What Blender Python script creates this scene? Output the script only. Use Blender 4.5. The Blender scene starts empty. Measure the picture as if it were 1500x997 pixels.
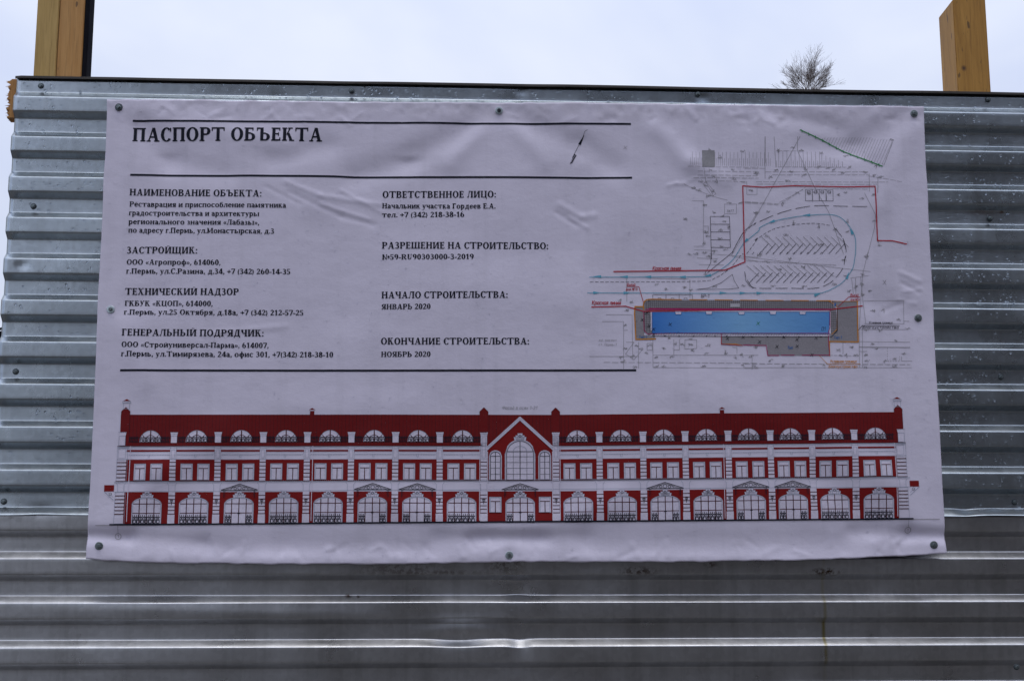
import bpy, bmesh, math, random
import numpy as np
from mathutils import Vector, Matrix
random.seed(7)
sc = bpy.context.scene
col = sc.collection

# ------------------------------------------------------------------ camera
FPX, PITCH, YAW, ROLL, DIST, EYE = 2096.0, 0.17408, 0.05427, -0.00147, 3.3748, 1.6
Fv = np.array([math.sin(YAW)*math.cos(PITCH), math.cos(YAW)*math.cos(PITCH), math.sin(PITCH)])
R0 = np.array([math.cos(YAW), -math.sin(YAW), 0.0]); U0 = np.cross(R0, Fv)
Rv = math.cos(ROLL)*R0 + math.sin(ROLL)*U0
Uv = -math.sin(ROLL)*R0 + math.cos(ROLL)*U0
CAM = np.array([0.0, -DIST, EYE])
cd = bpy.data.cameras.new('camera'); cam = bpy.data.objects.new('camera', cd); col.objects.link(cam)
cd.sensor_width = 36; cd.lens = 36*FPX/1500; cd.clip_start = 0.05; cd.clip_end = 3000
m = Matrix([[Rv[0], Uv[0], -Fv[0], CAM[0]], [Rv[1], Uv[1], -Fv[1], CAM[1]], [Rv[2], Uv[2], -Fv[2], CAM[2]], [0, 0, 0, 1]])
cam.matrix_world = m
sc.camera = cam

# ------------------------------------------------------------------ world, sun, exposure
SUN_EL, SUN_ROT = math.radians(72), math.radians(170)
w = bpy.data.worlds.new('World'); sc.world = w; w.use_nodes = True
nt = w.node_tree; nt.nodes.clear()
def N(nt, t, **k):
    n = nt.nodes.new(t)
    for a, b in k.items():
        if a.startswith('_'): n.inputs[a[1:].replace('_', ' ')].default_value = b
        else: setattr(n, a, b)
    return n
out = N(nt, 'ShaderNodeOutputWorld'); bg = N(nt, 'ShaderNodeBackground'); bg.inputs['Strength'].default_value = 0.1
sky = N(nt, 'ShaderNodeTexSky', sky_type='NISHITA', sun_disc=False, sun_elevation=SUN_EL, sun_rotation=SUN_ROT)
tc = N(nt, 'ShaderNodeTexCoord'); no = N(nt, 'ShaderNodeTexNoise'); no.inputs['Scale'].default_value = 2.3; no.inputs['Detail'].default_value = 5; no.inputs['Roughness'].default_value = .5
no.inputs['Distortion'].default_value = .4
mp = N(nt, 'ShaderNodeMapping'); mp.inputs['Location'].default_value = (3.1, .4, .2); mp.inputs['Scale'].default_value = (1, 1, 1.6)
nt.links.new(tc.outputs['Generated'], mp.inputs['Vector']); nt.links.new(mp.outputs['Vector'], no.inputs['Vector'])
cr = N(nt, 'ShaderNodeValToRGB'); cr.color_ramp.elements[0].position = .34; cr.color_ramp.elements[1].position = .66
cr.color_ramp.elements[0].color = (.49, .57, .83, 1); cr.color_ramp.elements[1].color = (.80, .84, .94, 1)
nt.links.new(no.outputs['Fac'], cr.inputs['Fac'])
sc_ = N(nt, 'ShaderNodeVectorMath', operation='SCALE'); sc_.inputs['Scale'].default_value = 9
nt.links.new(cr.outputs['Color'], sc_.inputs[0])
# an overcast sky is brighter overhead than near the horizon
sxyz = N(nt, 'ShaderNodeSeparateXYZ'); nt.links.new(tc.outputs['Generated'], sxyz.inputs[0])
lum = N(nt, 'ShaderNodeMapRange'); lum.inputs[1].default_value = 0; lum.inputs[2].default_value = 1; lum.inputs[3].default_value = 7.6; lum.inputs[4].default_value = 16.5
nt.links.new(sxyz.outputs['Z'], lum.inputs[0]); nt.links.new(lum.outputs[0], sc_.inputs['Scale'])
mx = N(nt, 'ShaderNodeMix', data_type='RGBA'); mx.inputs[0].default_value = .88
nt.links.new(sky.outputs['Color'], mx.inputs[6]); nt.links.new(sc_.outputs[0], mx.inputs[7])
nt.links.new(mx.outputs[2], bg.inputs['Color']); nt.links.new(bg.outputs[0], out.inputs['Surface'])
sd = bpy.data.lights.new('sun', 'SUN'); sd.energy = 0.5; sd.angle = math.radians(30); sd.color = (1, .96, .9)
so = bpy.data.objects.new('sun', sd); col.objects.link(so)
# direction the light comes from: azimuth measured as the sky node does (0 = +Y, clockwise seen from above)
dv = Vector((math.sin(SUN_ROT)*math.cos(SUN_EL), math.cos(SUN_ROT)*math.cos(SUN_EL), math.sin(SUN_EL)))
so.rotation_euler = dv.to_track_quat('Z', 'Y').to_euler()
sc.view_settings.view_transform = 'Standard'; sc.view_settings.look = 'None'; sc.view_settings.gamma = 1
sc.view_settings.exposure = 0.14

# ------------------------------------------------------------------ place from the survey of the photograph
def P(px, py, y=-0.0195):
    d = Fv*FPX + Rv*(px-750) - Uv*(py-498.5)
    t = (y-CAM[1])/d[1]
    q = CAM + d*t
    return q[0], q[2]

# ------------------------------------------------------------------ helpers
def newmesh(name, verts, faces, mat=None, parent=None, smooth=False):
    me = bpy.data.meshes.new(name); me.from_pydata([tuple(v) for v in verts], [], faces); me.update()
    if smooth: me.polygons.foreach_set('use_smooth', [True]*len(me.polygons))
    if mat: me.materials.append(mat)
    o = bpy.data.objects.new(name, me); col.objects.link(o)
    if parent: o.parent = parent
    return o
def tag(o, label=None, cat=None, group=None, kind=None):
    if label: o['label'] = label
    if cat: o['category'] = cat
    if group: o['group'] = group
    if kind: o['kind'] = kind
    return o
def empty(name, loc=(0, 0, 0)):
    o = bpy.data.objects.new(name, None); o.location = loc; o.empty_display_size = .2; col.objects.link(o); return o
def vnoise(x, y, seed=0):
    x = np.asarray(x, float); y = np.asarray(y, float)
    xi = np.floor(x).astype(np.int64); yi = np.floor(y).astype(np.int64)
    fx = x-xi; fy = y-yi; fx = fx*fx*fx*(fx*(fx*6-15)+10); fy = fy*fy*fy*(fy*(fy*6-15)+10)
    def h(a, b):
        n = (a*374761393 + b*668265263 + seed*1442695041) & 0x7fffffff
        n = ((n ^ (n >> 13))*1274126177) & 0x7fffffff
        return ((n ^ (n >> 16)) & 0xffff)/32767.5-1
    return (h(xi, yi)*(1-fx)+h(xi+1, yi)*fx)*(1-fy)+(h(xi, yi+1)*(1-fx)+h(xi+1, yi+1)*fx)*fy

def mat_new(name):
    m = bpy.data.materials.new(name); m.use_nodes = True
    n = m.node_tree; b = n.nodes['Principled BSDF']; return m, n, b
def ramp(nt, src, p0, p1, c0=(0, 0, 0, 1), c1=(1, 1, 1, 1)):
    r = N(nt, 'ShaderNodeValToRGB'); e = r.color_ramp.elements
    e[0].position = p0; e[1].position = p1; e[0].color = c0; e[1].color = c1
    nt.links.new(src, r.inputs['Fac']); return r.outputs['Color']
def noise(nt, scale=5, detail=4, rough=.55, mscale=(1, 1, 1), loc=(0, 0, 0), dist=0):
    t = N(nt, 'ShaderNodeTexCoord'); mp = N(nt, 'ShaderNodeMapping'); mp.inputs['Scale'].default_value = mscale; mp.inputs['Location'].default_value = loc
    n = N(nt, 'ShaderNodeTexNoise'); n.inputs['Scale'].default_value = scale; n.inputs['Detail'].default_value = detail; n.inputs['Roughness'].default_value = rough; n.inputs['Distortion'].default_value = dist
    nt.links.new(t.outputs['Object'], mp.inputs['Vector']); nt.links.new(mp.outputs['Vector'], n.inputs['Vector']); return n.outputs['Fac']
def mixc(nt, fac, a, b, mode='MIX'):
    x = N(nt, 'ShaderNodeMix', data_type='RGBA', blend_type=mode)
    for i, v in ((0, fac), (6, a), (7, b)):
        if hasattr(v, 'links') or hasattr(v, 'is_linked'): nt.links.new(v, x.inputs[i])
        else: x.inputs[i].default_value = v
    return x.outputs[2]
def mathn(nt, op, a, b=0.0):
    x = N(nt, 'ShaderNodeMath', operation=op)
    for i, v in ((0, a), (1, b)):
        if hasattr(v, 'is_linked'): nt.links.new(v, x.inputs[i])
        else: x.inputs[i].default_value = v
    return x.outputs[0]
def bump(nt, b, h, strength, dist):
    x = N(nt, 'ShaderNodeBump'); x.inputs['Strength'].default_value = strength; x.inputs['Distance'].default_value = dist
    nt.links.new(h, x.inputs['Height']); nt.links.new(x.outputs['Normal'], b.inputs['Normal']); return x

# ------------------------------------------------------------------ materials
def galvanised(name, base, base2, rough, dirt, seed, streak=.35):
    m, n, b = mat_new(name)
    b.inputs['Metallic'].default_value = .97
    spangle = N(n, 'ShaderNodeTexVoronoi'); spangle.inputs['Scale'].default_value = 90
    t = N(n, 'ShaderNodeTexCoord'); mp = N(n, 'ShaderNodeMapping'); mp.inputs['Location'].default_value = (seed, 0, seed)
    n.links.new(t.outputs['Object'], mp.inputs['Vector']); n.links.new(mp.outputs['Vector'], spangle.inputs['Vector'])
    cloud = ramp(n, noise(n, 2.2, 5, .6, (1, 1, 1.6), (seed, 0, 0)), .35, .68)
    c = mixc(n, cloud, base, base2)
    sp = ramp(n, spangle.outputs['Color'], 0, 1, (.9, .9, .9, 1), (1.06, 1.06, 1.06, 1))
    c = mixc(n, 1.0, c, sp, 'MULTIPLY')
    # run-down streaks of dust and water
    st = ramp(n, noise(n, 9, 4, .6, (3.2, 1, .12), (seed+3, 0, 0)), .5, .72)
    c = mixc(n, mathn(n, 'MULTIPLY', st, streak), c, dirt)
    sp2 = ramp(n, noise(n, 26, 5, .7, (1, 1, 1.4), (seed+9, 2, 0)), .66, .76)
    c = mixc(n, mathn(n, 'MULTIPLY', sp2, .45), c, (dirt[0]*.6, dirt[1]*.6, dirt[2]*.55, 1))
    n.links.new(c, b.inputs['Base Color'])
    r = ramp(n, noise(n, 7, 5, .6, (1, 1, 1), (seed+5, 0, 0)), .3, .7, (rough-.06,)*3+(1,), (rough+.1,)*3+(1,))
    n.links.new(r, b.inputs['Roughness'])
    h = mathn(n, 'ADD', noise(n, 60, 3, .6, (1, 1, 1)), mathn(n, 'MULTIPLY', noise(n, 5, 3, .5, (1, 1, 2.5), (seed, 0, 0)), 1.3))
    bump(n, b, h, .25, .0008)
    return m, n, b, c
def spot(n, px, py, rx, rz, y=0.0):
    """soft elliptic mask at a place on the fence, 1 inside"""
    X, Z = P(px, py, y)
    g = N(n, 'ShaderNodeNewGeometry'); s = N(n, 'ShaderNodeVectorMath', operation='SUBTRACT'); s.inputs[1].default_value = (X, 0, Z)
    n.links.new(g.outputs['Position'], s.inputs[0])
    d = N(n, 'ShaderNodeVectorMath', operation='MULTIPLY'); d.inputs[1].default_value = (1/rx, 0, 1/rz); n.links.new(s.outputs[0], d.inputs[0])
    l = N(n, 'ShaderNodeVectorMath', operation='LENGTH'); n.links.new(d.outputs[0], l.inputs[0])
    return ramp(n, l.outputs['Value'], .2, 1.0, (1, 1, 1, 1), (0, 0, 0, 1))

M = {}
m, n, b, c = galvanised('galvanised_new', (.38, .42, .45, 1), (.50, .55, .585, 1), .27, (.30, .31, .31, 1), 1.0, .3)
rs = mathn(n, 'MULTIPLY', spot(n, 1467, 311, .008, .006), ramp(n, noise(n, 160, 3), .35, .5))
rs2 = mathn(n, 'MULTIPLY', spot(n, 1440, 311, .05, .01), .35)
c = mixc(n, mathn(n, 'MAXIMUM', rs, rs2), c, (.16, .07, .035, 1))
n.links.new(c, b.inputs['Base Color']); M['zinc'] = m
m, n, b, c = galvanised('galvanised_weathered', (.475, .47, .47, 1), (.60, .605, .62, 1), .31, (.24, .24, .23, 1), 5.0, .3)
rust = None
for (px, py, rx, rz, k) in ((1208, 837, .05, .012, 1), (935, 836, .06, .014, .8), (1040, 826, .02, .01, .8), (510, 872, .01, .008, .9), (525, 873, .006, .006, .9),
                            (620, 838, .22, .008, .5), (740, 826, .06, .03, .55), (590, 832, .14, .02, .5)):
    q = mathn(n, 'MULTIPLY', spot(n, px, py, rx, rz), k)
    rust = q if rust is None else mathn(n, 'MAXIMUM', rust, q)
rust = mathn(n, 'MULTIPLY', rust, ramp(n, noise(n, 90, 5, .7), .44, .54))
c = mixc(n, rust, c, (.075, .038, .018, 1))
yel = mathn(n, 'MULTIPLY', spot(n, 1209, 920, .006, .30), ramp(n, noise(n, 20, 3, .6, (1, 1, .5)), .3, .6))
c = mixc(n, mathn(n, 'MULTIPLY', yel, .8), c, (.30, .24, .04, 1))
n.links.new(c, b.inputs['Base Color']); M['old_zinc'] = m

m, n, b = mat_new('dark_trim'); b.inputs['Metallic'].default_value = .3
n.links.new(ramp(n, noise(n, 12, 4, .6, (.4, 1, 1)), .35, .7, (.05, .042, .036, 1), (.12, .105, .09, 1)), b.inputs['Base Color']); b.inputs['Roughness'].default_value = .5; M['trim'] = m

def vinyl(name, color, ink=False):
    m, n, b = mat_new(name)
    if ink:
        b.inputs['Base Color'].default_value = color; b.inputs['Roughness'].default_value = .5
        n.links.new(mixc(n, ramp(n, noise(n, 240, 2, .6), .3, .75), color, tuple(x*.82+.006 for x in color[:3])+(1,)), b.inputs['Base Color'])
    else:
        dirty = ramp(n, noise(n, 4, 6, .6, (1, 1, 1.5)), .45, .75, (0, 0, 0, 1), (.3, .3, .3, 1))
        c = mixc(n, dirty, color, (color[0]*.86, color[1]*.86, color[2]*.84, 1))
        runs = ramp(n, noise(n, 8, 4, .6, (3, 1, .15)), .52, .75)
        c = mixc(n, mathn(n, 'MULTIPLY', runs, .16), c, (.40, .38, .42, 1))
        top = spot(n, 740, 158, 1.5, .05, -.022)  # mottled shade of the top hem's wrinkles, painted into the vinyl colour
        f = mathn(n, 'MULTIPLY', top, ramp(n, noise(n, 22, 5, .65, (1, 1, 1.2)), .42, .62))
        c = mixc(n, mathn(n, 'MULTIPLY', f, .22), c, (.42, .38, .40, 1))
        n.links.new(c, b.inputs['Base Color']); b.inputs['Roughness'].default_value = .42
    b.inputs['Specular IOR Level'].default_value = .12 if ink and name != 'print_white' else .35
    h = mathn(n, 'ADD', mathn(n, 'MULTIPLY', noise(n, 14, 4, .55, (1, 1, 1.3)), 2.6), mathn(n, 'MULTIPLY', noise(n, 330, 2, .5), .2))
    bump(n, b, h, .5, .0016)
    return m
VN = (.735, .675, .775, 1)
M['vinyl'] = vinyl('vinyl', VN)
M['white'] = vinyl('print_white', (.76, .69, .795, 1), True)
M['black'] = vinyl('print_black', (.012, .013, .024, 1), True)
M['red'] = vinyl('print_brick_red', (.235, .010, .010, 1), True)
M['red2'] = vinyl('print_roof_red', (.18, .009, .010, 1), True)
M['dred'] = vinyl('print_dark_red', (.08, .010, .014, 1), True)
M['grey'] = vinyl('print_grey', (.33, .315, .325, 1), True)
M['lgrey'] = vinyl('print_pale_grey', (.52, .495, .53, 1), True)
M['line'] = vinyl('print_blue_grey', (.36, .39, .47, 1), True)
M['scar'] = vinyl('print_scarlet', (.50, .022, .04, 1), True)
M['mag'] = vinyl('print_magenta', (.42, .025, .13, 1), True)
M['cyan'] = vinyl('print_cyan', (.13, .42, .55, 1), True)
M['green'] = vinyl('print_green', (.03, .25, .07, 1), True)
M['orange'] = vinyl('print_orange', (.66, .26, .03, 1), True)
M['pav'] = vinyl('print_pavement_grey', (.31, .285, .30, 1), True)
M['blue1'] = vinyl('print_blue', (.05, .16, .42, 1), True)
# blue building with a printed ramp from deep to pale blue
m = vinyl('print_blue_ramp', (.05, .16, .45, 1), True); n = m.node_tree; b = n.nodes['Principled BSDF']
g = N(n, 'ShaderNodeNewGeometry'); sx = N(n, 'ShaderNodeSeparateXYZ'); n.links.new(g.outputs['Position'], sx.inputs[0])
x0, x1 = P(955, 475)[0], P(1215, 475)[0]
mr = N(n, 'ShaderNodeMapRange'); mr.inputs[1].default_value = x0; mr.inputs[2].default_value = x1; n.links.new(sx.outputs['X'], mr.inputs[0])
r = N(n, 'ShaderNodeValToRGB'); e = r.color_ramp.elements; e[0].position = 0; e[0].color = (.05, .19, .54, 1); e[1].position = 1; e[1].color = (.11, .29, .60, 1)
k = e.new(.5); k.color = (.22, .44, .70, 1)
n.links.new(mr.outputs[0], r.inputs['Fac']); n.links.new(r.outputs['Color'], b.inputs['Base Color']); M['blue'] = m

def wood(name, a, bb, seed, knots=()):
    m, n, b = mat_new(name)
    g1 = noise(n, 14, 6, .65, (5, 5, .35), (seed, seed, 0), .6)
    g2 = noise(n, 55, 4, .6, (5, 5, .25), (seed, 0, 3))
    c = mixc(n, ramp(n, g1, .34, .66), a, bb)
    c = mixc(n, mathn(n, 'MULTIPLY', ramp(n, g2, .5, .72), .55), c, (a[0]*.55, a[1]*.5, a[2]*.45, 1))
    c = mixc(n, mathn(n, 'MULTIPLY', ramp(n, noise(n, 4, 3, .5, (1, 1, .7), (seed, 1, 1)), .45, .7), .5), c, (a[0]*.8, a[1]*.82, a[2]*.95, 1))
    fl = ramp(n, noise(n, 90, 2, .5, (1, 1, .25), (seed, 5, 0)), .70, .74)
    c = mixc(n, mathn(n, 'MULTIPLY', fl, .7), c, (.05, .025, .012, 1))
    for (px, py, rx, rz) in knots:
        s = spot(n, px, py, rx, rz, .045)
        c = mixc(n, mathn(n, 'MULTIPLY', s, .95), c, (.07, .025, .01, 1))
    n.links.new(c, b.inputs['Base Color']); b.inputs['Roughness'].default_value = .62
    bump(n, b, mathn(n, 'ADD', g1, g2), .35, .001)
    return m
M['wood_a'] = wood('pale_timber', (.45, .28, .075, 1), (.56, .36, .115, 1), 1)
M['wood_b'] = wood('orange_timber', (.50, .24, .060, 1), (.60, .32, .10, 1), 4)
M['wood_c'] = wood('brown_timber', (.38, .175, .022, 1), (.52, .26, .045, 1), 8, ((1413, 99, .0085, .010), (1388, 119, .0045, .008), (1384, 79, .003, .004)))
M['wood_d'] = wood('torn_timber', (.42, .18, .04, 1), (.60, .30, .08, 1), 12)
m, n, b = mat_new('tarred_timber'); n.links.new(ramp(n, noise(n, 20, 4, .6, (4, 4, .4)), .3, .7, (.006, .006, .010, 1), (.018, .017, .02, 1)), b.inputs['Base Color']); b.inputs['Roughness'].default_value = .95; b.inputs['Specular IOR Level'].default_value = .05; M['tar'] = m
m, n, b = mat_new('screw_steel'); b.inputs['Metallic'].default_value = .85; n.links.new(ramp(n, noise(n, 300, 3), .3, .7, (.17, .20, .20, 1), (.33, .37, .37, 1)), b.inputs['Base Color']); b.inputs['Roughness'].default_value = .38; M['screw'] = m
m, n, b = mat_new('bright_steel'); b.inputs['Metallic'].default_value = .85; n.links.new(ramp(n, noise(n, 300, 3), .3, .7, (.42, .50, .51, 1), (.62, .68, .68, 1)), b.inputs['Base Color']); b.inputs['Roughness'].default_value = .36; M['bright'] = m
m, n, b = mat_new('dark_washer'); n.links.new(ramp(n, noise(n, 200, 3), .3, .7, (.035, .045, .05, 1), (.085, .10, .11, 1)), b.inputs['Base Color']); b.inputs['Roughness'].default_value = .5; b.inputs['Metallic'].default_value = .4; M['washer'] = m
m, n, b = mat_new('water'); b.inputs['Transmission Weight'].default_value = 1; b.inputs['IOR'].default_value = 1.33; b.inputs['Roughness'].default_value = .02; b.inputs['Base Color'].default_value = (.95, .97, 1, 1); M['water'] = m
m, n, b = mat_new('bark'); n.links.new(ramp(n, noise(n, 6, 4), .3, .7, (.14, .11, .095, 1), (.23, .19, .17, 1)), b.inputs['Base Color']); b.inputs['Roughness'].default_value = .85; M['bark'] = m
m, n, b = mat_new('wet_ground')
c = mixc(n, ramp(n, noise(n, .35, 6, .6), .4, .62), (.035, .032, .029, 1), (.09, .08, .068, 1))
c = mixc(n, mathn(n, 'MULTIPLY', ramp(n, noise(n, 30, 5, .7), .45, .7), .5), c, (.13, .12, .105, 1))
n.links.new(c, b.inputs['Base Color']); n.links.new(ramp(n, noise(n, .8, 5), .35, .65, (.25,)*3+(1,), (.8,)*3+(1,)), b.inputs['Roughness'])
bump(n, b, mathn(n, 'ADD', noise(n, 3, 5), mathn(n, 'MULTIPLY', noise(n, 45, 4), .2)), .6, .02); M['ground'] = m

# ------------------------------------------------------------------ ground
S = 1200; k = 24
vs = [(-S+2*S*i/k, -S+2*S*j/k, 0) for j in range(k+1) for i in range(k+1)]
fs = [(j*(k+1)+i, j*(k+1)+i+1, (j+1)*(k+1)+i+1, (j+1)*(k+1)+i) for j in range(k) for i in range(k)]
tag(newmesh('ground', vs, fs, M['ground']), 'dark wet bare ground on both sides of the metal fence', kind='structure')

# ------------------------------------------------------------------ house added behind the viewer, out of view, for the metal to mirror
m, n, b = mat_new('dull_plaster'); n.links.new(ramp(n, noise(n, 1.2, 6, .6), .35, .65, (.10, .085, .075, 1), (.16, .14, .125, 1)), b.inputs['Base Color']); b.inputs['Roughness'].default_value = .85; M['plaster'] = m
m, n, b = mat_new('dark_roofing'); n.links.new(ramp(n, noise(n, 2, 4), .35, .65, (.04, .035, .035, 1), (.07, .06, .06, 1)), b.inputs['Base Color']); b.inputs['Roughness'].default_value = .6; M['roofing'] = m
m, n, b = mat_new('window_glass'); b.inputs['Base Color'].default_value = (.02, .025, .03, 1); b.inputs['Roughness'].default_value = .08; M['glass'] = m
m, n, b = mat_new('window_paint'); b.inputs['Base Color'].default_value = (.42, .41, .39, 1); b.inputs['Roughness'].default_value = .5; M['paint'] = m
HX0, HX1, HY, HZ = -4.9, 37.7, -17.0, 12.4
house = empty('added_building', ((HX0+HX1)/2, HY-5, 0)); tag(house, 'plain dull plaster building added unseen behind the viewer, three rows of windows facing the fence', 'building')
HO = Vector(((HX0+HX1)/2, HY-5, 0))
def hadd(o, p=None):
    if p: o.parent = p
    else: o.parent = house; o.matrix_parent_inverse = Matrix.Translation(-HO)
    return o
def cuboid(bm, x0, x1, y0, y1, z0, z1):
    v = [bm.verts.new(c) for c in ((x0, y0, z0), (x1, y0, z0), (x1, y1, z0), (x0, y1, z0), (x0, y0, z1), (x1, y0, z1), (x1, y1, z1), (x0, y1, z1))]
    for f in ((3, 2, 1, 0), (4, 5, 6, 7), (0, 1, 5, 4), (1, 2, 6, 5), (2, 3, 7, 6), (3, 0, 4, 7)): bm.faces.new([v[i] for i in f])
def bmo(bm, name, mat):
    me = bpy.data.meshes.new(name); bm.to_mesh(me); bm.free(); me.materials.append(mat); o = bpy.data.objects.new(name, me); col.objects.link(o); return o
wx = [HX0+1.6+i*2.65 for i in range(16)]; bm = bmesh.new()
xs0 = [HX0]+[q for x in wx for q in (x, x+1.15)]+[HX1]
for i in range(0, len(xs0), 2): cuboid(bm, xs0[i], xs0[i+1], HY-.45, HY, 0, HZ)
for x in wx:
    for z0, z1 in ((0, 1.1), (2.9, 4.9), (6.7, 8.7), (10.5, HZ)): cuboid(bm, x, x+1.15, HY-.45, HY, z0, z1)
cuboid(bm, HX0, HX1, HY-10, HY-9.55, 0, HZ); cuboid(bm, HX0, HX0+.45, HY-9.55, HY-.45, 0, HZ); cuboid(bm, HX1-.45, HX1, HY-9.55, HY-.45, 0, HZ)
bmesh.ops.remove_doubles(bm, verts=bm.verts[:], dist=1e-5); hadd(bmo(bm, 'wall', M['plaster']))
vs = [(HX0-.5, HY+.5, HZ+.003), (HX1+.5, HY+.5, HZ+.003), (HX1+.5, HY-10.5, HZ+.003), (HX0-.5, HY-10.5, HZ+.003), (HX0+2, HY-5, HZ+2.3), (HX1-2, HY-5, HZ+2.3)]
hadd(newmesh('roof', vs, [(0, 1, 5, 4), (2, 3, 4, 5), (3, 0, 4), (1, 2, 5), (3, 2, 1, 0)], M['roofing']))
bm = bmesh.new(); cuboid(bm, 0, 1.15, -.08, 0, 0, .07); cuboid(bm, 0, 1.15, -.08, 0, 1.73, 1.8); cuboid(bm, 0, .07, -.08, 0, .07, 1.73); cuboid(bm, 1.08, 1.15, -.08, 0, .07, 1.73); cuboid(bm, .545, .605, -.08, 0, .07, 1.73)
fr = bmo(bm, 'window', M['paint']); bm = bmesh.new(); cuboid(bm, .05, 1.1, -.05, -.03, .05, 1.75); gl_ = bmo(bm, 'pane', M['glass'])
first = True
for x in wx:
    for z in (1.1, 4.9, 8.7):
        a, g_ = (fr, gl_) if first else (fr.copy(), gl_.copy())
        if not first: col.objects.link(a); col.objects.link(g_)
        first = False; hadd(a); a.location = (x, HY-.15, z); hadd(g_, a)

# ------------------------------------------------------------------ fence
XL = (P(20, 140)[0]+P(8, 330)[0])/2
TOPZ = EYE+1.2296
fence = empty('corrugated_fence', ((XL+4.5)/2, 0, 0))
tag(fence, 'tall grey corrugated metal fence beaded with rain, rough timber posts behind it', 'fence')
FO = Vector(((XL+4.5)/2, 0, 0))
def fadd(o):
    o.parent = fence; o.matrix_parent_inverse = Matrix.Translation(-FO); return o
DEPTH = .0183
def profile(z0, n_per, r=.0022, start=0):
    """one rounded trapezoid rib every 100 mm, from the top edge z0 down"""
    pts = []
    z = z0
    corners = [(z0, 0.0)]
    for i in range(n_per):
        zz = z0-.1*i
        corners += [(zz-.0341, 0.0), (zz-.0511, -DEPTH), (zz-.0862, -DEPTH), (zz-.1000, 0.0)]
    corners.append((z0-.1*n_per-.001, 0.0))
    res = [corners[0]]
    for a, b_, c_ in zip(corners, corners[1:], corners[2:]):
        p = np.array(b_); d0 = np.array(a)-p; d1 = np.array(c_)-p
        l0, l1 = np.linalg.norm(d0), np.linalg.norm(d1); d0 /= l0; d1 /= l1
        rr = min(r, l0*.45, l1*.45)
        for t in (0, .33, .67, 1):
            q = (1-t)**2*(p+d0*rr)+2*t*(1-t)*p+t*t*(p+d1*rr); res.append(tuple(q))
    res.append(corners[-1])
    # mid points on the flats so that dents can bend them
    o = [res[0]]
    for a, b_ in zip(res, res[1:]):
        L = math.hypot(b_[0]-a[0], b_[1]-a[1]); k = max(1, int(L/.006))
        for j in range(1, k+1): o.append((a[0]+(b_[0]-a[0])*j/k, a[1]+(b_[1]-a[1])*j/k))
    return o
dents = []   # X, Z, rx, rz, dy, dz
def dent(px, py, rx, rz, dy, dz=0): X, Z = P(px, py, -.01); dents.append((X, Z, rx, rz, dy, dz))
dent(34, 389, .012, .010, .004); dent(763, 851, .030, .03, .0035, -.001); dent(758, 872, .022, .016, .0035, .0015); dent(690, 922, .09, .022, -.006, .002); dent(672, 936, .05, .014, .008, -.004)
dent(762, 945, .020, .02, .005, -.003); dent(765, 965, .03, .02, .0025); dent(640, 900, .10, .02, .004); dent(1300, 745, .08, .02, .002, .002)
dent(1415, 746, .02, .012, .003, -.002); dent(1460, 747, .016, .010, .003, .002); dent(60, 748, .03, .012, .003, .002); dent(765, 131, .012, .012, .002); dent(1030, 140, .012, .010, .002)
dent(400, 898, .25, .012, -.0025); dent(230, 892, .2, .012, -.002)
def sheet_disp(X, Z, Y, amp, seed):
    dy = amp*vnoise(X*1.6+seed, Z*2.3, seed)+amp*.35*vnoise(X*7+seed, Z*9, seed+1)
    dz = amp*.22*vnoise(X*3.1, Z*3, seed+2)
    for (a, b_, rx, rz, ey, ez) in dents:
        g = np.exp(-((X-a)/rx)**2-((Z-b_)/rz)**2); dy = dy+ey*g; dz = dz+ez*g
    return dy, dz
def sheet(name, xa, xb, ztop, nper, yoff, mat, amp, seed, extra=None, step=.010, lean=0.0):
    pr = profile(ztop, nper)
    if extra is not None: pr = [p for p in pr if p[0] >= extra]
    nx = int((xb-xa)/step)+1
    X = np.linspace(xa, xb, nx); pz = np.array([p[0] for p in pr]); py = np.array([p[1] for p in pr])
    XX, ZZ = np.meshgrid(X, pz); YY = np.repeat(py[:, None], nx, 1)
    dy, dz = sheet_disp(XX, ZZ, YY, amp, seed)
    # the lower hem waves a little
    if extra is not None:
        hem = np.exp(-((ZZ-extra)/.012)**2); dy = dy-.002*hem*(.6+vnoise(XX*6, ZZ*0, 31)); dz = dz+.0016*hem*vnoise(XX*9, ZZ*0, 33)
    V = np.stack([XX, YY+dy+yoff+lean*(ztop-ZZ), ZZ+dz], -1).reshape(-1, 3)
    nr = len(pr); F = []
    for j in range(nr-1):
        for i in range(nx-1):
            a = j*nx+i; F.append((a, a+nx, a+nx+1, a+1))
    o = newmesh(name, V.tolist(), F, mat, smooth=True)
    sm = o.modifiers.new('thickness', 'SOLIDIFY'); sm.thickness = .0006; sm.offset = -1
    fadd(o); return o
ZU_END = EYE+1.2296-1.0513-.0045
su = sheet('metal_sheet', XL, XL+3.0, TOPZ, 11, 0, M['zinc'], .0010, 3, ZU_END)
ZL = TOPZ-1.0-.0015
sl = sheet('metal_sheet', XL-.004, XL+2.996, ZL, 10, .0022, M['old_zinc'], .0016, 11, lean=.045)
sl2 = sheet('metal_sheet', XL-.002, XL+3.0, ZL-.95, 8, .004+.045*.95, M['old_zinc'], .0016, 17, step=.04, lean=.045)
su['label'] = 'upper bright galvanised sheet'; sl['label'] = 'lower darker weathered sheet'; sl2['label'] = 'bottom weathered sheet'
s4 = sheet('metal_sheet', XL+2.95, XL+5.95, TOPZ, 11, .003, M['zinc'], .002, 23, ZU_END, step=.04)
s5 = sheet('metal_sheet', XL+2.95, XL+5.95, ZL, 10, .0052, M['old_zinc'], .002, 27, step=.04, lean=.045)
s6 = sheet('metal_sheet', XL+2.95, XL+5.95, ZL-.95, 8, .007+.045*.95, M['old_zinc'], .002, 29, step=.04, lean=.045)

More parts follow.
